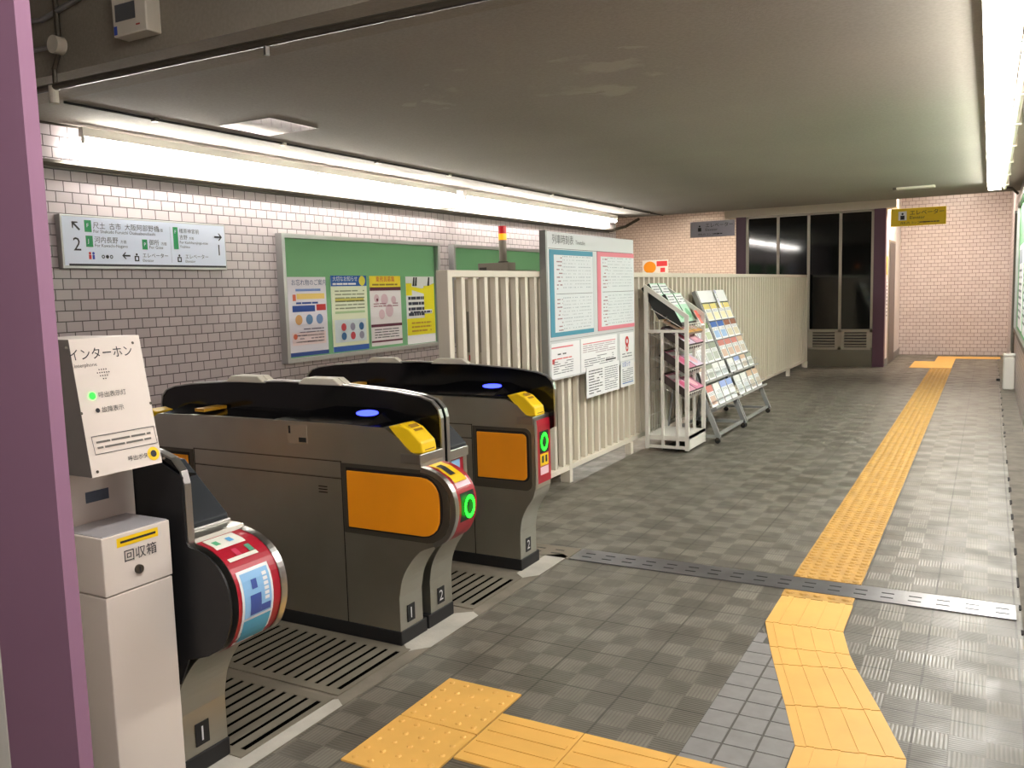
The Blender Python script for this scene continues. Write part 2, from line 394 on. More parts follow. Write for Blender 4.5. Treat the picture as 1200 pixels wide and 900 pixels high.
# bent ribbed path
L_ = [(-.785,3.885),(-.783,3.542),(-.711,3.298),(-.662,3.143),(-.561,2.839),(-.481,2.589),(-.478,2.385)]
R_ = [(-.483,3.885),(-.479,3.563),(-.425,3.345),(-.385,3.224),(-.275,2.932),(-.176,2.652),(-.17,2.385)]
lb = ['yellow ribbed slab against the metal strip, first of the bent path', 'clipped yellow ribbed slab just after the bend', 'thin yellow ribbed slab wedge, third of the bent path', 'yellow ribbed slab in the middle of the bent path', 'large yellow ribbed slab before the lower bend', 'yellow ribbed slab at the lower end of the bent path']
for k in range(6):
    a, c, d, e = Vector(L_[k]), Vector(R_[k]), Vector(R_[k+1]), Vector(L_[k+1])
    s = .0025/max((a-e).length, .01); a2, e2 = a.lerp(e, s), e.lerp(a, s); c2, d2 = c.lerp(d, s), d.lerp(c, s)
    b = MB(); b.prism([tuple(e2), tuple(d2), tuple(c2), tuple(a2)], 0, .006, YEL, 'z')
    for q in (.14, .38, .62, .86):
        p0, p1, w = a2.lerp(c2, q), e2.lerp(d2, q), .036
        p0a, p0b, p1a, p1b = a2.lerp(c2, q-w), a2.lerp(c2, q+w), e2.lerp(d2, q-w), e2.lerp(d2, q+w)
        b.prism([tuple(p1a), tuple(p1b), tuple(p0b), tuple(p0a)], .006, .0085, YEL, 'z')
    tag(b.build('guide_slab'), lb[k], 'tactile paving', 'ribbed guide slabs of the bent path')
# ============================================================ LAMPS
def tubelight(X, y0, y1, z, label, group, power, wall_dx, warm=(255, 252, 246)):
    t = thing('fluorescent_lamp', label, 'lamp', (X, (y0+y1)/2, z), group)
    if wall_dx >= 0:    # wide fitting with a luminous trough cover
        b = MB(); b.box(X-.075, X+.075, y0, y1, z+.035, z+.085, WHITE); b.build('batten', t)
        e = MB(); e.prism([(X-.066, z+.035), (X-.05, z), (X+.05, z), (X+.066, z+.035)], y0+.012, y1-.012, mat('cover_glow_%d' % power, warm, .4, emit=power)); e.build('luminous_cover', t)
        for yy in (y0+.006, y1-.006): B(X-.068, X+.068, yy-.006, yy+.006, z-.002, z+.036, OFFW).build('end_plate', t)
        return
    b = MB(); b.box(X-.022, X+.022, y0, y1, z+.028, z+.085, WHITE); b.build('batten', t)
    e = MB(); e.cyl((X, y0+.03, z), (X, y1-.03, z), .016, mat('tube_glow_%d' % power, warm, .4, emit=power), 12); e.build('glass_tube', t)
    for yy, q in ((y0+.015, -1), (y1-.015, 1)):
        B(X-.012, X+.012, yy-.006, yy+.006, z-.012, z+.03, WHITE).build('socket', t)
n = 4; ords = ['first', 'second', 'third', 'fourth', 'fifth', 'sixth', 'seventh', 'eighth']
gl = 'fluorescent tubes along the left wall'
L = (7.9-3.56)/4
for k in range(4): tubelight(-5.0, 3.56+k*L, 3.56+(k+1)*L, 2.415, 'lit fluorescent tube over the direction sign wall, %s from the left end' % ords[k], gl, TUBE_L, -1)
L = (12.45-8.1)/4
for k in range(4): tubelight(-5.0, 8.1+k*L, 8.1+(k+1)*L, 2.415, 'lit fluorescent tube past the gap in the left row, %s of its run' % ords[k], gl, TUBE_L, -1)
gr = 'fluorescent tubes along the right side'
L = (11.8-3.25)/7
for k in range(7): tubelight(.02, 3.25+k*L, 3.25+(k+1)*L, 2.43, 'lit fluorescent lamp of the right ceiling row, %s from the camera' % ords[k], gr, TUBE_R, 1)
for k, (x, y) in enumerate(((-.1, -.5), (-.1, .8))):  # unseen lamps added to brighten the gates and boxes near the viewer
    tubelight(x, y-.6, y+.6, 3.15, 'added fill lamp, out of view, near the viewer, %s' % ('behind the camera', 'above the camera')[k], 'added fill lamps of the near hall', FILL_NEAR, 0)
for k, (x, y) in enumerate(((-.6, 15.8), (-4.8, 19.2), (-6.8, 19.2))):
    t = thing('ceiling_lamp', 'warm square ceiling lamp beyond the low slab, %s' % ('at the right, by the lift sign', 'left of the glass booth', 'farthest left')[k], 'lamp', (x, y, 3.2), 'warm lamps beyond the low ceiling')
    b = MB(); b.box(x-.32, x+.32, y-.32, y+.32, 3.15, 3.2, WHITE); b.build('housing', t)
    B(x-.28, x+.28, y-.28, y+.28, 3.14, 3.152, mat('warm_diffuser', (255, 239, 221), .5, emit=WARM) if k == 0 else mat('warmer_diffuser', (255, 232, 202), .5, emit=WARM*.9)).build('diffuser', t)
# black conduit on the left wall under the tubes, with its bend at the end
b = MB(); b.tube([(LX+.03, 3.12, 2.275), (LX+.03, 12.5, 2.285), (LX+.1, 12.9, 2.36), (LX+.25, 13.1, 2.48)], .024, DARKR, 8)
b.box(LX+.002, LX+.035, 3.12, 12.4, 2.245, 2.262, DARKR)
tag(b.build('conduit'), 'dark grey conduit running along the tiled wall just below the left tubes', 'conduit')
b = MB(); b.tube([(-4.5, 3.12, 2.512), (-4.5, 13.15, 2.512)], .008, MBLACK, 6)
for k in range(9): b.box(-4.52, -4.48, 3.7+k*1.1, 3.73+k*1.1, 2.498, 2.52, OFFW if k % 2 else DARKR)
tag(b.build('cable'), 'thin black cable clipped to the ceiling alongside the left tubes', 'cable')
b = MB(); b.tube([(-5.05, 3.1, 2.505), (-5.05, 13.0, 2.505)], .007, DARKR, 6)
tag(b.build('cable'), 'thin grey cable in the corner of ceiling and left wall', 'cable')
b = MB(); b.tube([(.125, 3.2, 2.46), (.125, 12.0, 2.46)], .022, OFFW, 8); b.tube([(.125, 12.0, 2.46), (.2, 12.15, 2.47), (.27, 12.2, 2.40)], .014, DARKR, 8)
for k in range(8): b.box(.10, .16, 3.6+k*1.1, 3.65+k*1.1, 2.43, 2.52, OFFW)
tag(b.build('conduit'), 'pale conduit beside the right row of ceiling tubes', 'conduit')
# beam face fittings
FY = SLAB_Y0-.35
b = MB()
S_ = FY/3.05                                           # the photographed face lies at this depth
def bp(x, z): return (x*S_, FY-.02, 1.41+(z-1.41)*S_)
b.tube([bp(-5.4, 2.575), bp(-1.0, 2.545)], .017, DARKR, 10)
b.box(bp(-2.9,0)[0]-.006, bp(-2.9,0)[0]+.006, FY-.03, FY-.008, bp(0,2.50)[2], bp(0,2.54)[2], SILVER)
tag(b.build('conduit'), 'long dark conduit running across the lower edge of the concrete beam', 'conduit')
t = thing('junction_box', 'small round junction box with pipes on the beam, top left', 'junction box', bp(-4.38, 2.76))
b = MB(); c = Vector(bp(-4.38, 2.775)); b.cyl(c+Vector((0,.02,0)), c-Vector((0,.03,0)), .042, OFFW, 20); b.build('box', t, smooth=True)
b = MB(); b.tube([bp(-4.38,3.25), bp(-4.375,2.82)], .014, DARKR); b.tube([bp(-4.385,2.73), bp(-4.43,2.66), bp(-4.43,2.57)], .012, DARKR)
b.tube([bp(-5.3,2.85), bp(-4.7,2.785), bp(-4.43,2.775)], .012, GREYM); b.tube([bp(-5.3,3.0), bp(-4.5,2.925), bp(-3.6,3.08)], .012, GREYM)
b.cyl(bp(-4.45,2.575), bp(-4.452,2.485), .022, OFFW, 12); b.build('pipe', t)
t = thing('control_unit', 'small cream control unit with grey display on the beam, cut by the top edge', 'control unit', bp(-3.7, 2.7))
x0, _, z0 = bp(-3.845, 2.712); x1, _, z1 = bp(-3.60, 2.95)
b = MB(); b.box(x0, x1, FY-.08, FY, z0, z1, OFFW); cs = b.build('casing', t, bevel=.006)
b = MB(); s = Sheet(b, (x0, FY-.081, z0), XU, ZU, (0,-1,0)); w = x1-x0
s.rect(w*.1, .062, w*.7, .135, mat('lcd_grey', (88, 92, 94), .3)); b.build('display', cs)
b = MB(); s = Sheet(b, (x0, FY-.081, z0), XU, ZU, (0,-1,0)); s.rect(.008, .008, .03, .045, mat('label_blue', (60, 90, 190), .5)); b.build('blue_label', t); b = MB(); s = Sheet(b, (x0, FY-.081, z0), XU, ZU, (0,-1,0)); s.rect(w*.7, .03, w*.82, .037, col(170, 60, 50)); b.build('label_mark', t)
# hatch
t = thing('ceiling_hatch', 'square mirror-bright metal access hatch in the low ceiling', 'hatch', (-4.14, 4.3, SLAB_Z))
B(-4.36, -3.92, 4.09, 4.53, 2.512, 2.52, mat('polished_hatch', (235, 236, 240), .08, 1.0)).build('panel', t)
t = thing('ceiling_light_fitting', 'small unlit strip fitting on the low ceiling near its far edge', 'lamp', (-.81, 11.6, SLAB_Z))
B(-1.02, -.6, 11.55, 11.7, 2.495, 2.52, OFFW).build('cover', t, bevel=.005); B(-1.06, -1.02, 11.56, 11.69, 2.49, 2.52, DARKR).build('end_cap', t)
# ============================================================ DIRECTION SIGN on left wall
X = LX+.05
t = thing('direction_sign', 'long white direction sign on the tiled wall above the intercom', 'sign', (LX, 4.09, 1.62))
b = MB(); b.box(LX, X, 3.425, 4.76, 1.625, 1.965, ALU); b.build('case', t, bevel=.004)
b = MB(); s = Sheet(b, (X, 3.425, 1.625), YU, ZU, (1,0,0)); W_, H_ = 1.335, .34
SIGNW = mat('sign_face', (214, 222, 240), .35); s.rect(.012, .02, W_-.01, H_-.012, SIGNW); s.rect(.04, .018, W_-.012, .032, INK, 2)
s.rect(.826, .05, .829, .30, col(160, 165, 180), 2)
s.arrow(.105, .27, .07, math.radians(135), INK); s.text('2', .12, .075, .115, INK)
SG = mat('sign_green', (20, 140, 80), .4)
for (u, v, w, h, c) in ((.165,.235,.05,.075,'F'), (.168,.14,.05,.072,'J'), (.59,.135,.042,.068,'P'), (.852,.145,.042,.155,'F')):
    s.rect(u, v, u+w, v+h, SG, 2); s.text(c, .035, u+w*.28, v+h-.045, SIGNW, 3)
T = lambda *a, **k: s.text(*a, **k)
T('尺土  古市  大阪阿部野橋', .046, .225, .262, INK); T('方面', .024, .72, .262, INK)
T('For Shakudo Furuichi Osakaabenobashi', .03, .225, .232, INK)
T('河内長野', .044, .228, .172, INK); T('方面', .024, .42, .172, INK); T('For Kawachi-Nagano', .029, .228, .142, INK)
T('御所', .042, .645, .17, INK); T('方面', .024, .745, .17, INK); T('For Gose', .03, .645, .142, INK)
T('橿原神宮前', .036, .905, .262, INK); T('吉野', .036, .905, .218, INK); T('方面', .022, .99, .218, INK)
T('For Kashiharajingu-mae', .027, .905, .186, INK); T('Yoshino', .027, .905, .155, INK)
s.arrow(1.26, .245, .07, 0, INK); s.text('1', .115, 1.235, .11, INK)
s.arrow(.46, .09, .06, math.pi, INK); T('エレベーター', .036, .585, .082, INK); T('Elevator', .027, .585, .052, INK)
T('エレベーター', .036, .945, .082, INK); T('Elevator', .027, .945, .052, INK)
for u in (.54, .895): s.rect(u-.018, .054, u+.018, .09, INK, 2); s.disc(u, .10, .008, INK); s.rect(u-.008, .062, u+.008, .082, SIGNW, 3)
s.disc(.19, .10, .009, col(200, 50, 50)); s.rect(.181, .062, .199, .09, col(200, 50, 50), 2); s.disc(.215, .10, .009, col(50, 70, 170)); s.rect(.207, .062, .223, .09, col(50, 70, 170), 2)
for u in (.285, .315, .345): s.disc(u, .08, .012, INK, r0=.006 if u != .315 else 0)
b.build('sign_face', t)
# ============================================================ NOTICE BOARDS and posters
def board(y0, y1, z0, z1, label, xw=LX, sgn=1, name='notice_board'):
    t = thing(name, label, 'notice board', (xw, (y0+y1)/2, z0), 'green notice boards')
    b = MB(); f = .035; d = .07*sgn
    b.box(xw, xw+d, y0, y1, z0, z0+f, ALU); b.box(xw, xw+d, y0, y1, z1-f, z1, ALU); b.box(xw, xw+d, y0, y0+f, z0+f, z1-f, ALU); b.box(xw, xw+d, y1-f, y1, z0+f, z1-f, ALU)
    b.build('frame', t); B(xw, xw+.012*sgn, y0+f, y1-f, z0+f, z1-f, GREEN).build('felt_panel', t)
    return t
board(5.335, 7.66, .86, 1.93, 'green notice board in a metal frame with four posters, left of the fence')
board(7.93, 10.3, .86, 1.925, 'green notice board in a metal frame behind the fence and signal light')
PX = LX+.014
def poster(y0, y1, z0, z1, label, fn, name='poster', X=None):
    X = PX if X is None else X
    b = MB(); b.box(X, X+.002, y0, y1, z0, z1, PAPER); s = Sheet(b, (X+.002, y0, z0), YU, ZU, (1,0,0)); fn(s, y1-y0, z1-z0)
    return tag(b.build(name), label, 'poster', 'posters on the green notice board')
NAVY, RED, PINK = col(30, 70, 150), col(200, 50, 50), col(236, 214, 216)
def p1(s, w, h):
    s.rect(0, 0, w, h, col(226, 222, 232)); s.rect(0, 0, w, h*.05, col(36, 70, 140), 2); s.rect(.06*w, .14*h, .94*w, .3*h, PINK, 2)
    s.text('お忘れ物のご案内', .055, .1*w, .9*h, col(60, 80, 130)); s.rect(.2*w, .82*h, .85*w, .85*h, col(120, 150, 210), 2)
    s.rect(.22*w, .72*h, .95*w, .79*h, col(240, 210, 120), 2); s.rect(.12*w, .70*h, .2*w, .78*h, col(220, 110, 80), 2)
    s.rect(.1*w, .56*h, .68*w, .64*h, NAVY, 2); s.rect(.72*w, .57*h, .97*w, .65*h, RED, 2); s.lines(.2*w, .65*h, .85*w, .69*h, 1, NAVY, fill=.6)
    for i, c in enumerate((col(200, 150, 90), col(90, 130, 170), col(110, 140, 190))): s.disc(w*(.25+.27*i), h*.46, w*.09, c)
    s.lines(.15*w, .16*h, .9*w, .36*h, 5, col(90, 80, 110)); s.disc(.14*w, .25*h, w*.05, col(210, 100, 70), 3)
def p2(s, w, h):
    s.rect(0, 0, w, h, col(226, 232, 204)); s.rect(0, .86*h, w, h, col(30, 90, 170), 2); s.rect(0, 0, w, .07*h, col(40, 90, 170), 2)
    s.disc(.87*w, .93*h, w*.09, col(230, 220, 70), 3, asp=1); s.text('大切なお知らせ', .05, .05*w, .93*h, PAPER, 3); s.lines(.05*w, .87*h, .7*w, .91*h, 1, PAPER, 3, fill=.6)
    s.lines(.1*w, .5*h, .93*w, .82*h, 7, col(130, 140, 110)); s.rect(.1*w, .66*h, .9*w, .7*h, col(200, 190, 90), 2); s.rect(.08*w, .5*h, .92*w, .53*h, col(170, 200, 150), 3)
    s.rect(.06*w, .12*h, .94*w, .42*h, col(214, 226, 232), 2)
    for i in range(3):
        for j in range(2): s.disc(w*(.3+.25*i), h*(.2+.12*j), w*.07, (col(60, 110, 160), col(200, 70, 80), col(150, 150, 170))[(i+j) % 3], 3)
def p3(s, w, h):
    s.rect(0, 0, w, h, col(232, 226, 228)); s.rect(0, .84*h, w, h, col(246, 222, 50), 2); s.text('乗務員募集', .06, .5*w, .92*h, col(210, 80, 60), 3, 'CENTER'); s.lines(.08*w, .85*h, .9*w, .9*h, 1, col(150, 120, 40), 3, fill=.5)
    s.rect(0, .79*h, w, .84*h, col(96, 30, 56), 2); s.rect(0, .27*h, w, .31*h, col(96, 30, 56), 2); s.rect(0, .05*h, w, .075*h, col(96, 30, 56), 2)
    for (u, v, r) in ((.2,.68,.05), (.45,.66,.07), (.6,.5,.08), (.35,.45,.06), (.75,.65,.05)): s.disc(u*w, v*h, r*w*1.6, col(210, 180, 190))
    s.lines(.1*w, .55*h, .9*w, .62*h, 2, col(140, 60, 90)); s.lines(.1*w, .1*h, .9*w, .25*h, 4, col(80, 80, 90)); s.disc(.22*w, .66*h, .03*w, col(120, 40, 60), 3)
def p4(s, w, h):
    YL = col(240, 226, 20); s.rect(0, 0, w, h, PAPER); s.rect(0, .13*h, w, .38*h, YL, 2); s.rect(.62*w, .38*h, w, .86*h, YL, 2)
    s.poly([(.2*w,.80*h), (.62*w,.74*h), (w,.86*h), (w,.9*h), (.55*w,.82*h), (.1*w,.86*h)], YL, 3); s.rect(0, .72*h, .2*w, .9*h, YL, 2)
    for u in (.22, .3, .75): s.poly([(u*w,.86*h), ((u+.07)*w,.86*h), ((u+.09)*w,.99*h), ((u+.04)*w,.99*h)], INK, 4)
    s.lines(.06*w, .40*h, .62*w, .72*h, 4, col(50, 54, 70), 4, fill=.55, gap=0); s.rect(.1*w, .44*h, .9*w, .5*h, PAPER, 3); s.lines(.12*w, .44*h, .88*w, .5*h, 1, col(60, 60, 80), 4, fill=.5)
    s.lines(.15*w, .16*h, .85*w, .34*h, 3, col(196, 150, 40), 4, fill=.4)
poster(5.425, 5.905, .905, 1.575, 'leftmost poster with blue and red banners on a lilac ground', p1)
poster(5.97, 6.475, .905, 1.588, 'pale green poster with a blue header and a yellow roundel', p2)
poster(6.52, 7.01, .92, 1.585, 'poster with a yellow header and dark maroon bands', p3)
poster(7.10, 7.60, .90, 1.58, 'bright yellow and white poster, nearest the cream fence', p4)
# posters seen through the fence bars on the second board
def p5(s, w, h): s.rect(0, 0, w, h, col(228, 210, 206)); s.rect(.1*w, .1*h, .9*w, .5*h, col(120, 110, 90), 2); s.lines(.1*w, .55*h, .9*w, .95*h, 4, col(160, 50, 60), 2, fill=.5)
poster(8.2, 8.7, .92, 1.6, 'pink poster glimpsed between the first fence bars', p5)
poster(8.85, 9.35, .92, 1.6, 'pink poster glimpsed between the fence bars, farther along', p5)
# ============================================================ TICKET GATES
XC = -2.725
ROUND = [(-2.03,.055),(-2.03,.20),(-2.012,.28),(-1.975,.345),(-1.92,.405),(-1.85,.435),(-1.79,.475),(-1.758,.54),(-1.752,.60),(-1.765,.655),(-1.80,.70),(-1.85,.727),(-1.90,.738),(-1.905,.79),(-1.955,.80),(-2.005,.85),(-2.07,.887),(-2.3,.891)]
FLAT = [(-2.03,.055),(-2.03,.20),(-2.018,.27),(-1.99,.33),(-1.955,.38),(-1.942,.42),(-1.938,.46),(-1.938,.74),(-1.945,.79),(-1.985,.80),(-2.03,.845),(-2.09,.874),(-2.3,.878)]
def smooth(pts, n=4):
    q = [Vector(p) for p in pts]; q = [q[0]*2-q[1]] + q + [q[-1]*2-q[-2]]; out = []
    for i in range(1, len(q)-2):
        for k in range(n):
            t = k/n; a, b_, c, d = q[i-1:i+3]
            v = ((b_*2) + (c-a)*t + (a*2-b_*5+c*4-d)*t*t + (b_*3-a-c*3+d)*t**3)*.5; out.append((v.x, v.y))
    return out + [tuple(pts[-1])]
ARC = {'round': [(-1.85,.435),(-1.79,.475),(-1.758,.54),(-1.752,.60),(-1.765,.655),(-1.80,.70),(-1.85,.727),(-1.90,.738)], 'flat': [(-1.938,.45),(-1.938,.6),(-1.938,.74),(-1.942,.77)]}
ARC['round'] = smooth(ARC['round'])
ROUND = smooth(ROUND[1:6], 3)[:-1] + ARC['round'] + ROUND[13:]
ROUND = [(-2.03,.055)] + ROUND
ROUND_IC = [p for p in ROUND if p[1] <= .7381] + [(-1.905,.752),(-1.975,.755),(-2.12,.87),(-2.3,.891)]
FLAT = [FLAT[0]] + smooth(FLAT[1:8], 3) + FLAT[8:]
FLAT_IC = [p for p in FLAT if p[1] <= .7] + [(-1.938,.73),(-1.945,.75),(-2.07,.86),(-2.3,.878)]
def mir(p): return (2*XC-p[0], p[1])
def arc_strip(b, arc, y0, y1, off, m, flip=False):
    q = []
    for i, p in enumerate(arc):
        a = Vector(arc[max(i-1, 0)]); c = Vector(arc[min(i+1, len(arc)-1)]); d = (c-a).normalized(); q.append((p[0]+d.y*off, p[1]-d.x*off))
    if flip: q = [mir(p) for p in q]
    for (p, r) in zip(q, q[1:]): b.poly([(p[0],y0,p[1]), (p[0],y1,p[1]), (r[0],y1,r[1]), (r[0],y0,r[1])], m)
    for yy in (y0, y1):
        pass
def arc_at(arc, z, off=0):
    for a, c in zip(arc, arc[1:]):
        if a[1] <= z <= c[1]:
            t = (z-a[1])/(c[1]-a[1]); return a[0]+(c[0]-a[0])*t, z
    return arc[-1]
def arc_sticker(b, arc, y0, y1, z0, z1, m, off=.004, n=4):
    pts = []
    for k in range(n+1):
        z = z0+(z1-z0)*k/n; x, _ = arc_at(arc, z); x2, _ = arc_at(arc, min(z+.01, arc[-1][1]-.001)); x1, _ = arc_at(arc, max(z-.01, arc[0][1]+.001))
        d = Vector((x2-x1, .02)).normalized(); pts.append((x+d.y*off, z-d.x*off))
    for p, r in zip(pts, pts[1:]): b.poly([(p[0],y0,p[1]), (p[0],y1,p[1]), (r[0],y1,r[1]), (r[0],y0,r[1])], m)
def gate(Y0, Y1, side, kind, digit, label, ring=True, near_black=False):
    """side -1: its passage is towards the camera; +1: away"""
    prof = (ROUND if side < 0 else ROUND_IC) if kind == 'round' else (FLAT if side < 0 else FLAT_IC); arc = ARC[kind]
    if kind == 'flat' and side > 0: arc = [(-1.938,.45),(-1.938,.6),(-1.938,.725)]
    t = thing('ticket_gate', label, 'ticket gate', (XC, (Y0+Y1)/2, .004), 'automatic ticket gates')
    if side < 0: b0, b1, r0, r1 = Y0, Y1-.02, Y1-.02, Y1
    else: b0, b1, r0, r1 = Y0+.02, Y1, Y0, Y0+.02
    b = MB(); P = prof + [mir(p) for p in prof[::-1]]; b.prism(P, b0, b1, STEEL); b.build('body', t)
    b = MB(); b.box(2*XC+2.03-.005, -2.025, Y0-.004, Y1+.004, .004, .062, MBLACK); b.build('plinth', t, bevel=.004)
    F = b0 if side < 0 else b1; sg = side
    # side seams and vent marks
    b = MB(); SE = mat('seam_light', (150, 146, 134), .3, .8); SD = mat('seam_dark', (30, 28, 24), .6)
    fy0, fy1 = (F, F+sg*.0015)
    for z, m in ((.738, SE), (.668, SE), (.664, SD), (.735, SD)): b.box(-3.15, -2.295, fy0, fy1, z, z+.003, m)
    b.box(-2.298, -2.294, fy0, fy1, .062, .74, SD); b.box(-3.156, -3.152, fy0, fy1, .062, .74, SD)
    b.box(-2.58, -2.47, fy0, fy1*1, .797, .876, mat('hatch_plate', (196, 186, 168), .4, .8)); b.box(-2.515, -2.475, F, F+sg*.003, .805, .825, SD); b.box(-2.57, -2.56, F, F+sg*.003, .84, .872, SD)
    for q in range(3): b.box(-2.42, -2.375, F, F+sg*.003, .60+q*.012, .604+q*.012, SD)
    b.build('seam', t)
    for fl in (False, True):
        X_ = (lambda x: 2*XC-x) if fl else (lambda x: x)
        # flap recess frame
        xr = -1.775 if kind == 'round' else -1.955; xo = -1.815 if kind == 'round' else -1.978; rad = .1 if kind == 'round' else .03
        def rr(xa, xb, za, zb, r):   # rounded on the nose side only
            pts = [(xa, za)]
            for k in range(6): a = -math.pi/2+math.pi/2*k/5; pts.append((xb-r+r*math.cos(a), za+r+r*math.sin(a)))
            for k in range(6): a = math.pi/2*k/5; pts.append((xb-r+r*math.cos(a), zb-r+r*math.sin(a)))
            return pts+[(xa, zb)]
        b = MB(); fr = rr(-2.29, xr, .42 if kind == 'flat' else .445, .733, rad*1.1); b.prism([(X_(p[0]), p[1]) for p in fr], F, F+sg*.004, mat('frame_grey', (104, 100, 90), .4, .8))
        fr = rr(-2.268, xo+.012, .465, .718, rad); b.prism([(X_(p[0]), p[1]) for p in fr], F+sg*.003, F+sg*.0055, MBLACK)
        ff = b.build('flap_frame', t)
        b = MB(); fr = rr(-2.262, xo, .472, .705, rad*.8); b.prism([(X_(p[0]), p[1]) for p in fr], F+sg*.004, F+sg*.012, ORANGE); b.build('flap', ff, bevel=.003)
        # nose wrap
        b = MB(); arc_strip(b, arc, b0+(.022 if side < 0 else -.0), b1-(0 if side < 0 else .022), .003, REDC, fl); b.build('nose_cover', t)
        b = MB(); yy = (b0-.002, b0+.022) if side < 0 else (b1-.022, b1+.002)
        arc_strip(b, arc, yy[0], yy[1], .006, SILVER, fl)
        a2 = [(p[0]-.02, p[1]) for p in arc]
        if kind == 'round':
            for (p, r) in zip(arc, arc[1:]):
                d = Vector((r[0]-p[0], r[1]-p[1])).normalized(); n2 = Vector((d.y, -d.x))
                o1, o2 = Vector(p)+n2*.006, Vector(r)+n2*.006; i1, i2 = Vector(p)-n2*.014, Vector(r)-n2*.014
                q = [o1, o2, i2, i1]; ye = yy[0] if side < 0 else yy[1]
                b.poly([(X_(v.x), ye-.0025*1 if side < 0 else ye+.0025, v.y) for v in q], SILVER)
        b.build('nose_trim', t, smooth=True)
        # bracket under the reader
        b = MB(); xb = -1.905 if kind == 'round' else -1.943
        b.box(X_(xb+.004), X_(xb-.09), b0-.003, b1+.003, .752, .792, SILVER) if side < 0 else b.box(X_(-1.957+(.035 if kind == 'flat' else 0)), X_(-2.08), b0-.003, b1+.003, .722, .764, SILVER); b.build('bracket', t, bevel=.004)
        if side < 0:   # ticket slot unit
            o = 0 if kind == 'round' else -.035; y0_, y1_ = F+.004, F+.105
            pr = [(-2.055+o,.893),(-2.0+o,.905),(-1.955+o,.888),(-1.90+o,.838),(-1.893+o,.795),(-1.945+o,.792),(-2.0+o,.84)]
            b = MB(); b.prism([(X_(p[0]), p[1]) for p in pr], y0_, y1_, TICKY); ts = b.build('ticket_slot', t, bevel=.006)
            b = MB(); b.poly([(X_(-1.975+o), y0_+.025, .9005), (X_(-1.975+o), y1_-.02, .9005), (X_(-1.94+o), y1_-.02, .877), (X_(-1.94+o), y0_+.025, .877)], col(150, 110, 20))
            b.poly([(X_(-1.8945+o), y0_+.02, .805), (X_(-1.8945+o), y1_-.015, .805), (X_(-1.899+o), y1_-.015, .828), (X_(-1.899+o), y0_+.02, .828)], col(120, 84, 20)); b.build('slot_opening', ts)
        else:
            o = 0 if kind == 'round' else .035; y0_, y1_ = r1+.02, b1-.003
            pr = [(-2.19+o,.932),(-2.13+o,.93),(-1.962+o,.776),(-1.962+o,.76),(-2.19+o,.76)]
            b = MB(); b.prism([(X_(p[0]), p[1]) for p in pr], y0_, y1_, PADM); b.build('card_reader', t, bevel=.004)
    # black top
    b = MB(); hz = .93
    for (xa, xb, za, zb) in ((2*XC+2.1, XC-.62, .885, .915), (XC-.62, XC-.22, .915, .90), (XC-.22, XC+.05, .90, .90), (XC+.05, XC+.28, .90, .94), (XC+.28, XC+.56, .94, .94), (XC+.56, -2.08, .94, .90)):
        ya, yb = (b0+.008, b1) if side < 0 else (b0, b1-.008)
        b.add([(xa,ya,.88),(xb,ya,.88),(xb,yb,.88),(xa,yb,.88),(xa,ya,za if side>0 else .89),(xb,ya,zb if side>0 else .89),(xb,yb,zb if side<0 else .89),(xa,yb,za if side<0 else .89)],
              [(0,3,2,1),(4,5,6,7),(0,1,5,4),(1,2,6,5),(2,3,7,6),(3,0,4,7)], BLACK)
    b.build('top_panel', t)
    b = MB()   # exit slot mark
    b.box(XC-.42, XC-.36, b0+.012, b1-.01, .905, .9185, mat('dull_yellow', (190, 140, 30), .5)); b.build('exit_slot', t)
    # rim board
    hp = [(0,1.035),(.33,1.026),(.6,1.008),(.72,.992),(.775,.975),(.805,.945),(.815,.91),(.815,.72)]
    if kind == 'round' and side > 0: pass
    b = MB(); pts = [(XC+p[0], p[1]) for p in hp]+[(XC+.6,.60)]; full = pts+[(2*XC-p[0], p[1]) for p in pts[::-1] if p[0] != XC]
    b.prism(full, r0+.003, r1-.003, BLACK); b.build('rim_board', t)
    b = MB()
    rp = [(XC-p[0], p[1]) for p in hp[:0:-1]]+[(XC+p[0], p[1]) for p in hp]
    for p, q in zip(rp, rp[1:]):
        d = Vector((q[0]-p[0], q[1]-p[1])).normalized(); n2 = Vector((-d.y, d.x))*.006
        b.add([(p[0],r0-.001,p[1]),(q[0],r0-.001,q[1]),(q[0]+n2.x,r0-.001,q[1]+n2.y),(p[0]+n2.x,r0-.001,p[1]+n2.y),(p[0],r1+.001,p[1]),(q[0],r1+.001,q[1]),(q[0]+n2.x,r1+.001,q[1]+n2.y),(p[0]+n2.x,r1+.001,p[1]+n2.y)],
              [(0,1,2,3),(7,6,5,4),(3,2,6,7),(0,4,5,1),(1,5,6,2),(0,3,7,4)], SILVER)
    b.build('rim_edge', t, smooth=True)
    for xa in (XC-.36, XC+.08):
        b = MB(); b.prism([(xa,1.028),(xa+.245,1.028),(xa+.20,1.058),(xa+.035,1.058)], r0-.008, r1+.008, OFFW); b.build('sensor_cap', t, bevel=.004)
    # blue lamp
    b = MB(); yc = (b0+b1)/2+(.03 if side < 0 else -.03); xc = -2.235
    pts = [(xc+.055*math.cos(a*math.pi/10), yc+.024*math.sin(a*math.pi/10)) for a in range(20)]
    zz = (lambda y: .888+(y-b0-.008)/(b1-b0-.008)*.052) if side < 0 else (lambda y: .888+(b1-.008-y)/(b1-b0-.008)*.052)
    b.add([(p[0], p[1], zz(p[1])-.012) for p in pts]+[(p[0], p[1], zz(p[1])+.003) for p in pts], [tuple(range(19, -1, -1)), tuple(range(20, 40))]+[(i, (i+1) % 20, 20+(i+1) % 20, 20+i) for i in range(20)], BLUEL); b.build('blue_lamp', t)
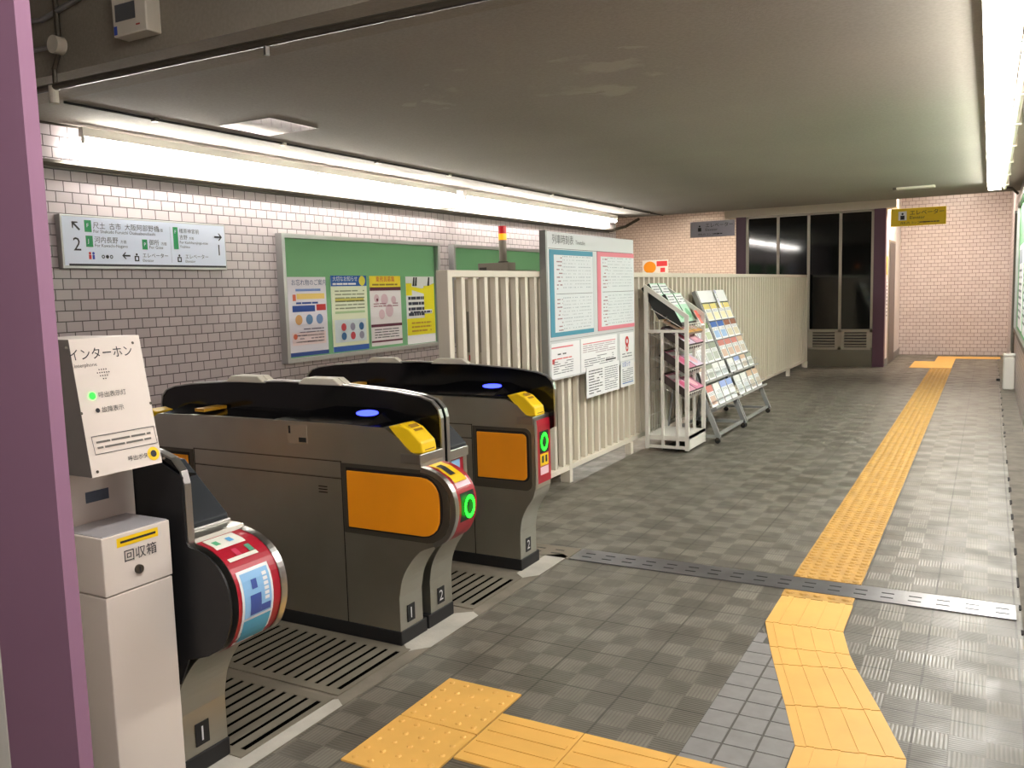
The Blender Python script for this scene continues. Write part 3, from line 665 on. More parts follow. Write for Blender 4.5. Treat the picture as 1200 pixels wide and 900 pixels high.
    # number plate on the neck
    yc = (b0+b1)/2; b = MB(); b.box(-2.031, -2.027, yc-.03, yc+.02, .085, .155, MBLACK)
    np_ = b.build('number_plate', t); b = MB(); b.text(digit, .065, (-2.0265, yc-.022, .098), YU, ZU, PAPER); b.build('digit', np_)
    # status marks on the nose
    if side < 0:
        c = (b0+b1)/2+.012
        zr = .585 if kind == 'round' else .655
        b = MB(); arc_sticker(b, arc, c-.048, c+.05, zr-.055, zr+.055, MBLACK, .0045)
        x, _ = arc_at(arc, zr)
        for k in range(24):
            a0, a1 = 2*math.pi*k/24, 2*math.pi*(k+1)/24; f = lambda a, r: (x+.0115 if kind == 'round' else x+.007, c+r*math.cos(a)*.95, zr+r*1.15*math.sin(a))
            b.poly([f(a0,.026), f(a0,.04), f(a1,.04), f(a1,.026)], RINGG)
        b.build('status_lamp', t)
        b = MB(); d = -.10 if kind == 'flat' else .125
        if kind == 'round':
            arc_sticker(b, arc, c-.05, c+.05, .66, .69, mat('notice_pink', (236, 200, 210), .5), .0045); 
            AP = [(-1.775,.68),(-1.80,.70),(-1.85,.727),(-1.893,.737)]
            arc_strip(b, AP, c-.05, c+.035, .006, TICKY); arc_strip(b, [(-1.805,.703),(-1.85,.727),(-1.87,.732)], c-.035, c+.0, .0075, INK)
        else:
            arc_sticker(b, arc, c-.045, c+.045, .535, .595, TICKY, .0045); arc_sticker(b, arc, c-.028, c-.008, .55, .585, INK, .0055); arc_sticker(b, arc, c+.01, c+.03, .55, .585, INK, .0055)
            arc_sticker(b, arc, c-.045, c+.045, .49, .53, mat('notice_pink', (236, 200, 210), .5), .0045)
        b.build('sticker', t)
    elif kind == 'round':
        LB, SB = mat('sticker_sky', (140, 190, 232), .45), mat('sticker_sea', (70, 170, 210), .45)
        c = (b0+b1)/2-.02
        b = MB(); arc_sticker(b, arc, c-.058, c+.058, .462, .668, PAPER, .0045, 8); arc_sticker(b, arc, c-.05, c+.05, .54, .66, LB, .0055, 6); arc_sticker(b, arc, c-.05, c+.05, .47, .533, SB, .0055, 4)
        DB = col(60, 84, 160)
        arc_sticker(b, arc, c-.02, c+.0, .615, .64, DB, .0065); arc_sticker(b, arc, c-.03, c+.01, .545, .60, DB, .0065); arc_sticker(b, arc, c+.01, c+.045, .545, .565, DB, .0065)
        for q in range(6): arc_sticker(b, arc, c+.024, c+.04, .575+q*.013, .584+q*.013, PAPER, .0065)
        b.build('picture_sticker', t)
        b = MB(); arc_strip(b, [(-1.79,.692),(-1.85,.727),(-1.893,.737)], c-.055, c+.05, .005, mat('notice_cream', (226, 226, 214), .5))
        for i, cc in enumerate((col(90, 180, 130), col(200, 60, 90), col(90, 170, 220), col(80, 150, 120))):
            y_ = c-.045+.024*i; arc_strip(b, [(-1.80,.70),(-1.825,.714)] if i % 2 else [(-1.85,.727),(-1.872,.7325)], y_, y_+.018, .0065, cc)
        b.build('notice_sticker', t)
        b = MB(); WR = mat('scraped_paint', (150, 130, 120), .7)
        for (ya, yb, za, zb) in ((-.05,-.03,.445,.50),(-.035,-.01,.47,.495),(.02,.04,.455,.49),(.035,.055,.46,.475),(-.045,-.035,.43,.45)): arc_sticker(b, arc, c+ya, c+yb, max(za,.44), zb, WR, .0042)
        b.build('worn_patch', t)
    else:
        b = MB(); arc_sticker(b, arc, b0+.05, b1-.05, .66, .715, mat('sticker_sky', (140, 190, 232), .45), .0045); arc_sticker(b, arc, b0+.03, b1-.04, .58, .64, PAPER, .0045); b.build('sticker', t)
    if near_black:
        b = MB(); P2 = [(-2.6,.33),(-1.97,.33),(-1.93,.41)]+arc+[(-1.908,.75),(-1.908,.93),(-2.0,.97),(-2.6,.98)]
        b.prism(P2, r0-.006, r0, MBLACK); b.build('side_panel', t)
    return t
gate(1.585, 1.785, 1, 'round', '1', 'ticket gate behind the white collection box, black side and red nose with blue sticker', near_black=True)
gate(2.69, 2.865, -1, 'round', '1', 'near half of the double ticket gate, rounded orange flap and green ring marked 1')
gate(2.885, 3.07, 1, 'flat', '2', 'far half of the double ticket gate, plate marked 2 on its neck')
gate(3.71, 3.90, -1, 'flat', '2', 'farthest ticket gate beside the fence, squared orange flap and green ring')
# ============================================================ INTERCOM and collection box
t = thing('ticket_collection_box', 'white floor-standing ticket collection box below the intercom', 'collection box', (-2.0, 1.445, 0))
BX = -1.93; GB = mat('grey_box_top', (176, 174, 178), .35)
CF = mat('warm_white_enamel', (222, 212, 202), .4)
b = MB(); b.box(BX-.17, BX, 1.342, 1.545, .02, .665, CF); b.build('cabinet', t, bevel=.003)
b = MB(); b.box(BX-.172, BX+.002, 1.341, 1.546, .668, .82, CF); b.build('lid', t, bevel=.003)
B(BX-.168, BX-.002, 1.346, 1.541, .819, .8225, GB).build('top_plate', t)
b = MB(); s = Sheet(b, (BX+.002, 1.342, .668), YU, ZU, (1,0,0)); w = .203
s.rect(.04, .118, .165, .142, TICKY); s.rect(.05, .127, .157, .133, INK, 2); b.build('slot', t)
b = MB(); s = Sheet(b, (BX+.002, 1.342, .668), YU, ZU, (1,0,0)); s.text('回収箱', .034, .056, .078, INK, ax=1.0); b.build('lettering', t)
b = MB(); b.cyl((BX+.001,1.44,.715), (BX+.009,1.44,.715), .012, DARKR, 16); b.box(BX+.009, BX+.010, 1.438, 1.442, .708, .722, INK); b.build('lock', t)
t = thing('intercom', 'slanted white intercom panel with a yellow button on a post behind the collection box', 'intercom', (-2.12, 1.43, 0))
b = MB(); b.box(-2.19, -2.102, 1.38, 1.575, .0, 1.02, CF); b.build('post', t)
b = MB(); s = Sheet(b, (-2.102, 1.39, .82), YU, ZU, (1,0,0)); s.rect(.035, .055, .105, .085, mat('blue_grey_window', (86, 96, 112), .3)); s.rect(.02, .042, .12, .1, CF, .5); b.build('window', t)
# slanted head: bottom front edge projects more than the top
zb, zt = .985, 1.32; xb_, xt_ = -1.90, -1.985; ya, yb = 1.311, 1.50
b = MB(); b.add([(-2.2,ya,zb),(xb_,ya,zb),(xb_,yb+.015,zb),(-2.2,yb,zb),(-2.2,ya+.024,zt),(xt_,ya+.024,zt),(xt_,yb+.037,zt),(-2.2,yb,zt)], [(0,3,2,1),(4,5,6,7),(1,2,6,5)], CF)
b.add([(-2.2,ya,zb),(xb_,ya,zb),(xb_,yb+.015,zb),(-2.2,yb,zb),(-2.2,ya+.024,zt),(xt_,ya+.024,zt),(xt_,yb+.037,zt),(-2.2,yb,zt)], [(0,1,5,4),(2,3,7,6),(3,0,4,7)], mat('head_side_shaded', (104, 98, 94), .5)); b.build('head', t)  # sides darker than the front: shade put into their colour
Vv = Vector((xt_-xb_, 0, zt-zb)); H_ = Vv.length; Vv = Vv.normalized(); Nn = Vector((Vv.z, 0, -Vv.x))
O = Vector((xb_, ya+.001, zb)); 
def ish(): m_ = MB(); return m_, Sheet(m_, O, YU, Vv, Nn)
b, s = ish(); s.text('インターホン', .033, .012, H_-.052, INK, ax=.92); s.text('Interphone', .014, .02, H_-.072, col(110, 106, 100)); b.build('heading', t)
b, s = ish(); s.text('呼出表示灯', .016, .066, H_-.152, col(90, 90, 86)); b.build('lamp_caption', t); b, s = ish(); s.text('故障表示', .016, .066, H_-.190, col(90, 90, 86)); b.build('lamp_caption', t); b, s = ish(); s.text('呼出ボタン', .015, .105, .022, INK)
b.build('button_caption', t); b, s = ish(); s.lines(.03, .062, .19, .09, 2, col(110, 106, 100)); b.build('notice_text', t)
b, s = ish()
for i, n_ in enumerate((4, 6, 4, 2)):
    for k in range(n_): s.disc(.095+(k-n_/2)*.0065+.003, H_-.082-i*.008, .0018, INK, n=8)
b.build('speaker_grille', t)
b, s = ish(); s.disc(.05, H_-.146, .009, RINGG); b.build('green_lamp', t)
b, s = ish(); s.disc(.055, H_-.184, .006, INK); b.build('call_lamp', t)
b, s = ish()
for (u0, v0, u1, v1) in ((.02,.053,.202,.0545),(.02,.098,.202,.0995),(.02,.053,.0215,.0995),(.2005,.053,.202,.0995)): s.rect(u0, v0, u1, v1, INK, 2)
b.build('notice_frame', t)
b, s = ish(); s.disc(.182, .028, .018, TICKY, 2); s.disc(.182, .028, .009, INK, 3); b.build('call_button', t)
b, s = ish()
for (u, v) in ((.012,H_-.02),(.2,H_-.02),(.01,.16),(.21,.16),(.015,.012),(.21,.01)): s.disc(u, v, .004, DARKR, 2, n=10)
b.build('screw', t)
# ============================================================ FENCE
FX = -2.65
t = thing('fence', 'long cream slatted metal fence dividing the gates from the concourse', 'fence', (FX-.03, 9.5, 0))
Y0f, Y1f = 4.10, 15.0
b = MB(); b.box(FX-.07, FX, Y0f, Y1f, 1.495, 1.535, CREAM); b.build('top_rail', t, bevel=.004)
b = MB(); b.box(FX-.07, FX, Y0f, Y1f, .095, .135, CREAM); b.build('bottom_rail', t, bevel=.004)
for y, w in ((4.075, .05), (5.62, .05), (14.975, .05)):
    B(FX-.075, FX+.003, y, y+w, 0, 1.535, CREAM).build('post', t, bevel=.004)
for y in (6.80, 10.2, 13.45, 14.9): B(FX-.03, FX+.02, y, y+.06, 0, .1, CREAM).build('leg', t)
k = 0; y = 4.235
while y < 14.9:
    if not 5.58 < y < 5.69: B(FX-.045, FX-.008, y, y+.036, .13, 1.5, CREAM).build('slat', t)
    y += .13; k += 1
B(FX-.058, FX-.05, 5.68, 14.9, .13, 1.5, CREAMB).build('backing_sheet', t)
# small wooden stain board hint behind board: cardboard patch
# cabinet behind the fence with signal tower
t = thing('fare_machine', 'beige fare machine standing behind the fence, its top just showing', 'machine', (-3.15, 5.6, 0))
MCH = mat('machine_beige', (178, 168, 146), .5); MCD = mat('machine_grey', (142, 134, 120), .5)
b = MB(); b.box(-3.36, -2.97, 5.25, 6.2, 0, 1.50, MCH); b.build('cabinet', t, bevel=.006)
b = MB(); b.box(-3.303, -3.05, 5.50, 5.613, 1.50, 1.615, MCD); b.box(-3.29, -3.23, 5.496, 5.50, 1.545, 1.585, mat('vent_dark', (70, 64, 56), .6)); b.build('top_unit', t, bevel=.006)
b = MB(); b.box(-3.25, -3.05, 5.615, 5.95, 1.50, 1.56, MCD); b.build('side_unit', t, bevel=.004)
b = MB(); s = Sheet(b, (-3.36, 5.25, 0), XU, ZU, (0,-1,0))
for u in (.10, .205, .31): s.rect(u, .98, u+.04, 1.27, mat('slot_shade', (110, 106, 90), .5))
b.build('dark_slot', t)
for u, v in ((.11, .86), (.11, .92), (.215, .85), (.215, .91)):
    b = MB(); s = Sheet(b, (-3.36, 5.25, 0), XU, ZU, (0,-1,0)); s.rect(u, v, u+.028, v+.04, RED); b.build('red_mark', t)
t = thing('signal_tower', 'red and orange signal light on a grey stem above the fence', 'signal light', (-3.123, 5.56, 1.615))
for (z0, z1, m, nm) in ((1.615, 1.78, MCD, 'stem'), (1.78, 1.825, mat('amber_lens', (250, 140, 20), .3, emit=.5), 'amber_lens'), (1.825, 1.88, mat('red_lens', (190, 30, 40), .3, emit=.1), 'red_lens')):
    b = MB(); b.cyl((-3.123,5.56,z0), (-3.123,5.56,z1), .03 if nm != 'stem' else .028, m, 20); b.build(nm, t, smooth=True)
b = MB(); b.cyl((-3.123,5.56,1.615), (-3.123,5.56,1.625), .038, DARKR, 20); b.build('foot', t)
# ============================================================ TIMETABLE BOARD
t = thing('timetable_board', 'tall white timetable board with blue and pink sheets hung on the fence', 'timetable', (-2.62, 6.03, .75))
XT = -2.60; TY0, TY1 = 5.215, 6.845
TW = mat('timetable_grey', (204, 207, 209), .4)
b = MB(); b.box(-2.643, XT, TY0, TY1, .785 , 1.80, TW); b.build('panel', t, bevel=.006)
b = MB(); b.box(-2.643, XT+.004, TY0-.012, TY0+.012, .78, 1.805, GREYM); b.build('edge_profile', t)
b = MB(); s = Sheet(b, (XT, TY0, .78), YU, ZU, (1,0,0)); s.text('列車時刻表', .07, .09, .945, col(90, 92, 92)); s.text('Timetable', .042, .47, .945, col(90, 92, 92)); s.rect(.03, .905, 1.6, .909, col(110, 112, 112)); s.rect(.03, .277, 1.6, .28, col(120, 122, 122)); b.build('heading', t)
def timetable(u0, u1, z0, z1, C, cname, lside):
    b = MB(); b.box(XT, XT+.004, u0, u1, z0, z1, C); s = Sheet(b, (XT+.004, u0, z0), YU, ZU, (1,0,0)); w, h = u1-u0, z1-z0
    s.rect(.062, .03, w-.004, h-.035, col(218, 223, 226)); s.rect(.09, h*.49, w-.02, h*.495, INK, 2)
    for half in (.05, .53):
        s.lines(.10, h*half, .19, h*(half+.40), 9, col(150, 110, 120), 3, fill=.3, gap=.3)
        for r in range(10):
            zz = h*(half+.03+.04*r)
            u = .2
            while u < w-.05:
                if random.random() < .75: s.rect(u, zz, u+.009, zz+.006, col(150, 158, 166) if r % 3 else col(110, 126, 142), 3)
                u += .022
    b.build(cname, t)
timetable(5.26, 5.985, 1.085, 1.68, col(72, 146, 170), 'blue_timetable_sheet', True)
timetable(6.07, 6.835, 1.085, 1.685, col(226, 130, 145), 'pink_timetable_sheet', True)
t2 = None
def notice(u0, u1, z0, z1, label, fn, X=XT+.001):
    b = MB(); b.box(X, X+.003, u0, u1, z0, z1, PAPER); s = Sheet(b, (X+.003, u0, z0), YU, ZU, (1,0,0)); fn(s, u1-u0, z1-z0)
    tag(b.build('paper_notice'), label, 'notice', 'paper notices under the timetable')
GRY = col(120, 122, 128)
def n1(s, w, h): s.rect(0, h*.86, w*.75, h*.9, col(220, 120, 130)); s.lines(.05*w, .1*h, .75*w, .5*h, 6, GRY); s.lines(.05*w, .52*h, .7*w, .58*h, 1, col(210, 70, 70), fill=.5); s.rect(.02*w, .42*h, .1*w, .56*h, col(190, 60, 60)); s.lines(.2*w, .62*h, .5*w, .74*h, 1, INK, fill=.3)
def n2(s, w, h):
    s.rect(.05*w, .82*h, .95*w, .85*h, col(220, 120, 130)); s.lines(.05*w, .5*h, .95*w, .8*h, 5, col(170, 150, 160)); s.lines(.08*w, .12*h, .9*w, .45*h, 5, GRY); s.rect(.65*w, .2*h, .95*w, .25*h, INK, 3)
def n3(s, w, h): s.disc(.5*w, .7*h, .07*w+.02, col(210, 60, 60), r0=.018); s.disc(.5*w, .45*h, .06*w+.01, col(210, 60, 60), r0=.012); s.lines(.15*w, .1*h, .85*w, .3*h, 2, GRY)
def n4(s, w, h): s.lines(.06*w, .08*h, .47*w, .9*h, 9, col(70, 72, 80)); s.lines(.53*w, .08*h, .95*w, .9*h, 11, GRY)
def n5(s, w, h): s.text('お知らせ', .05, .1*w, .8*h, col(50, 90, 180), ax=.9); s.lines(.1*w, .1*h, .9*w, .72*h, 8, GRY); s.rect(.1*w, .12*h, .9*w, .16*h, col(60, 100, 180), 3)
notice(5.255, 5.72, .80, 1.04, 'wide paper with red rules at the lower left of the timetable board', n1)
notice(5.74, 6.44, .80, 1.045, 'wide printed paper in the middle below the timetable sheets', n2)
notice(6.50, 6.81, .815, 1.04, 'small white notice with a red ring at the right of the timetable board', n3)
notice(5.82, 6.465, .60, .83, 'white two-column sheet hanging below the timetable board', n4, XT+.006)
notice(6.50, 6.80, .605, .81, 'small sheet with blue heading below the red ring notice', n5, XT+.006)
# cardboard behind slats under board
# ============================================================ WHITE MAGAZINE RACK
RXa, RXb, RYa, RYb = -2.575, -2.19, 7.02, 7.50
t = thing('magazine_rack', 'white wire magazine rack with sloping sides beside the timetable board', 'rack', (-2.38, 7.29, 0))
for y in (RYa, RYb):
    b = MB(); r = .013
    b.box(RXa, RXa+.032, y-r, y+r, .02, 1.42, WHITE); b.box(RXb-.032, RXb, y-r, y+r, .02, 1.15, WHITE)
    b.prism([(RXa,1.39),(RXa+.01,1.43),(RXb,1.165),(RXb,1.125)], y-r-.0015, y+r+.0015, WHITE)
    b.box(RXa+.002, RXb-.002, y-r+.0015, y+r-.0015, 1.02, 1.045, WHITE); b.box(RXa+.002, RXb-.002, y-r+.0015, y+r-.0015, .03, .055, WHITE)
    for x in (-2.42, -2.29): b.box(x-.011, x+.011, y-r, y+r, .03, 1.03, WHITE)
    b.build('side_frame', t)
b = MB(); b.box(RXa, RXb, RYa, RYb, .115, .14, WHITE); b.box(RXb-.012, RXb, RYa, RYb, .025, .14, WHITE); b.box(RXa, RXb, RYa-.006, RYa+.006, .1, .14, WHITE); b.box(RXa,RXb,RYb-.006,RYb+.006,.03,.14,WHITE); b.build('base_tray', t)
b = MB()
for k in range(7): b.tube([(RXa+.02, RYa+.05+k*.063, .14), (RXa+.02, RYa+.05+k*.063, 1.40)], .003, WHITE, 6)
for z in (.3, .5, .7, .9, 1.1, 1.3): b.tube([(RXa+.02, RYa, z), (RXa+.02, RYb, z)], .004, WHITE, 6)
b.build('back_wires', t)
tiers = [(.60, .42), (.80, .62), (1.0, .82)]
for (zh, zl) in ((.62,.47),(.82,.67),(1.02,.87),(1.24,1.06)):
    b = MB()
    for k in range(8): y = RYa+.02+k*.063; b.tube([(-2.52,y,zh-.02), (-2.22,y,zl-.02), (-2.21,y,zl+.03)], .003, WHITE, 6)
    b.tube([(-2.52,RYa,zh-.02),(-2.52,RYb,zh-.02)], .004, WHITE, 6); b.tube([(-2.21,RYa,zl+.03),(-2.21,RYb,zl+.03)], .004, WHITE, 6); b.build('wire_shelf', t)
b = MB(); b.box(-2.45, -2.3, 7.1, 7.4, .0, .02, MBLACK); b.build('foot_pad', t)
BRN, PNK = mat('magazine_brown', (62, 48, 46), .5), mat('magazine_pink', (214, 156, 178), .5)
def magazine(y0, y1, zh, zl, top, label, side=BRN, th=.06, xa=-2.46, xb=-2.23):
    b = MB(); d = Vector((xb-xa, zl-zh)).normalized(); n_ = Vector((-d.y, d.x))
    if n_.y < 0: n_ = -n_
    p = [(xa,zh), (xb,zl), (xb+n_.x*th, zl+n_.y*th), (xa+n_.x*th, zh+n_.y*th)]
    b.prism(p, y0, y1, side); q0, q1 = p[3], p[2]; N3 = Vector((n_.x, 0, n_.y))
    s = Sheet(b, (q1[0], y0, q1[1]), YU, (-d.x, 0, -d.y), N3); L = .255; w = y1-y0
    s.rect(0, 0, w, L*.98, top); s.rect(.1*w, .7*L, .9*w, .9*L, PAPER, 2); s.disc(.5*w, .35*L, .28*w, (col(240, 190, 200), col(210, 90, 130), col(250, 230, 220))[int(y0*10) % 3], 2)
    tag(b.build('magazine'), label, 'magazine', 'magazines in the white wire rack')
tn = ['lowest', 'middle', 'upper']
cols_ = [PNK, mat('magazine_rose', (206, 128, 158), .5), mat('magazine_lilac', (222, 206, 226), .5)]
for i, (zh, zl) in enumerate(((.62,.47),(.82,.67),(1.02,.87))):
    for j in range(2): magazine(7.04+j*.228, 7.255+j*.228, zh, zl, cols_[(i+j) % 3], 'dark-edged %s magazine on the %s sloping shelf, %s half' % (('pink','rose','lilac')[(i+j) % 3], tn[i], ('near', 'far')[j]))
# upright leaflets at the top of the rack
MINT, DKG = mat('leaflet_mint', (186, 224, 200), .5), mat('leaflet_black', (40, 42, 40), .5)
def leaflet(O, U, V, N, w, h, base, label, group, deco=None, th=.006, name='leaflet'):
    b = MB(); O, U, V, N = map(Vector, (O, U, V, N)); b.fbox(O, U, V, N, 0, w, 0, h, 0, th, base)
    s = Sheet(b, O+N*th, U, V, N)
    if deco: deco(s, w, h)
    return tag(b.build(name), label, 'leaflet', group)
def dk(c1, c2, top=.3):
    def f(s, w, h): s.rect(0, h*(1-top), w, h, c1); s.rect(w*.1, h*.1, w*.9, h*.5, c2); s.lines(w*.1, h*.52, w*.9, h*(.97-top), 3, GRY, 2)
    return f
Vl = Vector((-.5, 0, .87)).normalized(); Nl = Vector((Vl.z, 0, -Vl.x))
for j, (x, z, y) in enumerate(((-2.43,1.18,7.05), (-2.29,1.09,7.05), (-2.43,1.18,7.27), (-2.29,1.09,7.27))):
    b = MB(); b.fbox((x,y,z), YU, Vl, Nl, 0, .2, -.03, .28, -.05, .03, DKG); s = Sheet(b, Vector((x,y,z))+Nl*.03, YU, Vl, Nl)
    s.rect(0, 0, .2, .28, (MINT, MINT)[j % 2]); s.rect(.01, .17, .19, .27, PAPER, 2); s.lines(.02, .18, .18, .26, 3, GRY, 3); s.disc(.1, .08, .05, mat('leaflet_leaf', (120, 190, 140), .5), 3)
    tag(b.build('brochure'), 'mint and white brochure with a black back, %s of the rack, %s' % (('top tier','second tier')[j % 2], ('near side','far side')[j//2]), 'brochure', 'mint brochures in the white rack')
leaflet((-2.195,7.40,1.06), YU, Vl, Nl, .10, .15, PAPER, 'small coral leaflet at the front top of the white rack', 'loose leaflets', dk(mat('coral', (232, 112, 100), .5), col(232, 140, 130), .5))
for j in range(2):
    magazine(7.04+j*.228, 7.255+j*.228, 1.105, 1.0, mat('magazine_orange', (216, 160, 90), .5), 'orange-topped booklet under the mint brochures, %s half' % ('near', 'far')[j], col(150, 130, 110), .02, -2.42, -2.21)
# ============================================================ GREY PAMPHLET STANDS
Vs = Vector((-.52, 0, 1.29)).normalized(); Ns = Vector((Vs.z, 0, -Vs.x)); SGREY = mat('stand_grey', (158, 160, 160), .4, .3)
def stand(y0, y1, top, label):
    t = thing('pamphlet_stand', label, 'stand', (-2.3, (y0+y1)/2, 0), 'grey pamphlet stands')
    F0 = Vector((-2.07, 0, .055))
    P_ = lambda y, q: F0+Vs*q+Vector((0, y, 0))
    for y in (y0+.012, y1-.012):
        b = MB(); b.fbox(P_(y,0), YU, Vs, Ns, -.012, .012, 0, top, -.03, .012, SGREY); b.build('side_rail', t)
        b = MB(); b.cyl((-2.56,y,.05), (-2.45,y,.85), .012, SGREY, 8); b.build('rear_leg', t)
        b = MB(); b.box(-2.58, -2.07, y-.012, y+.012, .05, .075, SGREY); fb = b.build('foot_bar', t)
        for x in (-2.09, -2.55):
            b = MB(); b.cyl((x,y-.012,.026), (x,y+.012,.026), .024, MBLACK, 14); b.box(x-.012, x+.012, y-.016, y+.016, .03, .055, DARKR); b.build('castor', fb)
    B(-2.11, -2.085, y0, y1, .06, .085, SGREY).build('cross_bar', t); B(-2.57, -2.545, y0, y1, .06, .085, SGREY).build('cross_bar', t)
    b = MB(); b.fbox(P_(y0,0), YU, Vs, Ns, .015, y1-y0-.015, .38, top-.02, -.02, -.012, mat('stand_back', (150, 152, 146), .5)); b.build('back_panel', t)
    for q in (.25, .49):
        b = MB(); b.fbox(P_(y0,0), YU, Vs, Ns, .015, y1-y0-.015, q, q+.018, -.01, .07, SGREY); b.fbox(P_(y0,0), YU, Vs, Ns, .015, y1-y0-.015, q+.07, q+.076, .066, .07, SGREY); b.build('pocket_shelf', t)
    b = MB(); q = .66
    while q < top-.2:
        b.fbox(P_(y0,0), YU, Vs, Ns, .015, y1-y0-.015, q, q+.006, 0, .035, mat('clear_ledge', (200, 204, 206), .2)); q += .2
    b.build('ledge', t)
    return P_
P1 = stand(7.53, 8.47, 1.13, 'lower grey pamphlet stand on castors, partly behind the white rack')
P2 = stand(8.5, 9.56, 1.40, 'taller grey pamphlet stand on castors with a white header, nearest the far end')
def lf(Pf, y, q, w, h, base, label, deco, off=.01, grp='pamphlets on the grey stands', nm='pamphlet'):
    leaflet(Pf(y, q)+Ns*off, YU, Vs, Ns, w, h, base, label, grp, deco, .008, nm)
Cc = lambda n_, r, g, b_: mat(n_, (r, g, b_), .5)
PC = {'cream': ((224,206,120),(236,226,190)), 'blue': ((40,96,176),(150,180,220)), 'brown': ((140,84,56),(210,200,176)), 'rose': ((196,120,112),(206,176,160)), 'white': ((226,226,224),(200,206,210)), 'grey': ((150,156,140),(180,184,176)), 'green': ((120,144,90),(190,200,170)), 'sky': ((150,170,220),(226,230,236)), 'sand': ((206,176,150),(196,184,172))}
def dc(nm): return dk(col(*PC[nm][0]), col(*PC[nm][1]), .3)
cn = ['first', 'second', 'third', 'fourth']
rows2 = [(.665, ('rose','rose','rose','sand')), (.865, ('blue','blue','brown','brown')), (1.06, ('cream','cream','cream','cream'))]
rn = ['lower row', 'middle row', 'upper row']
for ri, (q, cs) in enumerate(rows2):
    for j, c in enumerate(cs): lf(P2, 8.54+j*.25, q, .215, .19, PAPER, '%s-topped pamphlet, %s from the left in the %s of the taller stand' % (c, cn[j], rn[ri]), dc(c))
for j, (y, w) in enumerate(((8.53,.54), (9.12,.4))): lf(P2, y, 1.265, w, .13, PAPER, 'blank white header card, %s at the top of the taller stand' % ('wide one on the left' if j == 0 else 'narrow one on the right'), None, grp='header cards of the taller stand', nm='header_card')
lf(P2, 9.05, 1.19, .07, .2, PAPER, 'narrow lilac slip hanging between the two header cards', dk(col(190,186,214), col(214,210,230), .2), .03)
ca = ['white','sky','sky','white']; 
for j in range(4):
    c = ('white','white','sand','sand')[j]; lf(P2, 8.54+j*.25, .27, .2, .2, PAPER, '%s booklet in the bottom pocket of the taller stand, %s from the left' % (c, cn[j]), dc(c), .03)
    c = ('white','sky','sand','grey')[j]; lf(P2, 8.54+j*.25, .51, .2, .14, PAPER, '%s booklet in the second pocket of the taller stand, %s from the left' % (c, cn[j]), dc(c), .03)
rows1 = [(.665, ('grey','white','grey','grey')), (.865, ('sky','sand','white','green'))]
for ri, (q, cs) in enumerate(rows1):
    for j, c in enumerate(cs): lf(P1, 7.56+j*.226, q, .2, .19, PAPER, '%s pamphlet, %s from the left in the %s of the lower stand' % (c, cn[j], ('lower row','upper row')[ri]), dc(c))
for j in range(4):
    c = ('rose','white','sky','sky')[j]; lf(P1, 7.56+j*.226, .27, .195, .2, PAPER, '%s booklet in the bottom pocket of the lower stand, %s from the left' % (c, cn[j]), dc(c), .03)
    c = ('sand','grey','white','white')[j]; lf(P1, 7.56+j*.226, .51, .195, .14, PAPER, '%s booklet in the second pocket of the lower stand, %s from the left' % (c, cn[j]), dc(c), .03)
# ============================================================ LIFT ENCLOSURE
YB = 15.24
t = thing('glass_lift_enclosure', 'dark glazed lift enclosure with purple posts at the end of the fence', 'lift enclosure', (-2.7, YB, 0))
FR = mat('bronze_grey_frame', (168, 158, 144), .4, .4); DG = mat('dark_glass', (7, 10, 12), .06, 0, spec=.6)
for x0, x1 in ((-3.89, -3.72), (-1.66, -1.485)): B(x0, x1, YB-.03, YB+.14, 0, 2.56, DPURPLE).build('purple_post', t, bevel=.004)
B(-4.08, -1.33, YB-.06, YB+.3, 2.56, 2.95, mat('header_cream', (214, 204, 188), .6)).build('header', t)
b = MB()
for x in (-3.72, -3.20, -2.70, -2.195, -1.70): b.box(x, x+.045, YB-.01, YB+.05, .28, 2.56, FR)
b.box(-3.72, -1.66, YB-.01, YB+.05, 2.525, 2.56, FR); b.box(-3.72, -1.66, YB-.01, YB+.05, .57, .62, FR); b.box(-3.72, -1.66, YB-.01, YB+.05, .28, .32, FR); b.build('mullion_frame', t)
for i, x in enumerate((-3.675, -3.155, -2.655, -2.15)):
    x1 = (-3.20, -2.70, -2.195, -1.70)[i]; B(x, x1, YB+.015, YB+.025, .62, 2.525, DG).build('pane', t)
    b = MB(); b.box(x, x1, YB+.03, YB+.04, .32, .57, MBLACK); b.box(x, x+.05, YB+.0, YB+.04, .32, .57, FR); b.box(x1-.05, x1, YB+.0, YB+.04, .32, .57, FR)
    for k in range(5): b.prism([(YB, .335+k*.048), (YB+.03, .352+k*.048), (YB+.03, .362+k*.048), (YB, .352+k*.048)], x+.05, x1-.05, FR, 'x')
    b.build('louvre', t)
B(-3.72, -1.66, YB, YB+.06, 0, .28, mat('steel_kick_plate', (120, 114, 100), .4, .7)).build('kick_plate', t)
B(-1.52, -1.485, YB+.14, 17.9, 0, 2.95, mat('white_lift_wall', (232, 226, 222), .5)).build('side_wall', t)
B(-3.89, -3.86, YB+.14, 21.1, 0, 2.95, mat('white_lift_wall', (232, 226, 222), .5)).build('side_wall', t)
b = MB(); b.box(-1.485, -1.47, 15.75, 16.75, 0, 2.08, FR); b.box(-1.47, -1.465, 15.80, 16.70, 0, 2.04, mat('lift_door_steel', (120, 112, 108), .35, .8)); b.build('lift_door', t)
b = MB(); s = Sheet(b, (-1.484, 15.42, 0), YU, ZU, (1,0,0)); s.rect(0, .75, .22, 1.42, PAPER); s.rect(.0, 1.5, .2, 1.8, TICKY); s.lines(.03, .8, .2, 1.4, 10, GRY); b.build('wall_notice', t)
B(-1.486, -1.475, 15.4, 17.9, 0, .12, GREYM).build('skirting', t)
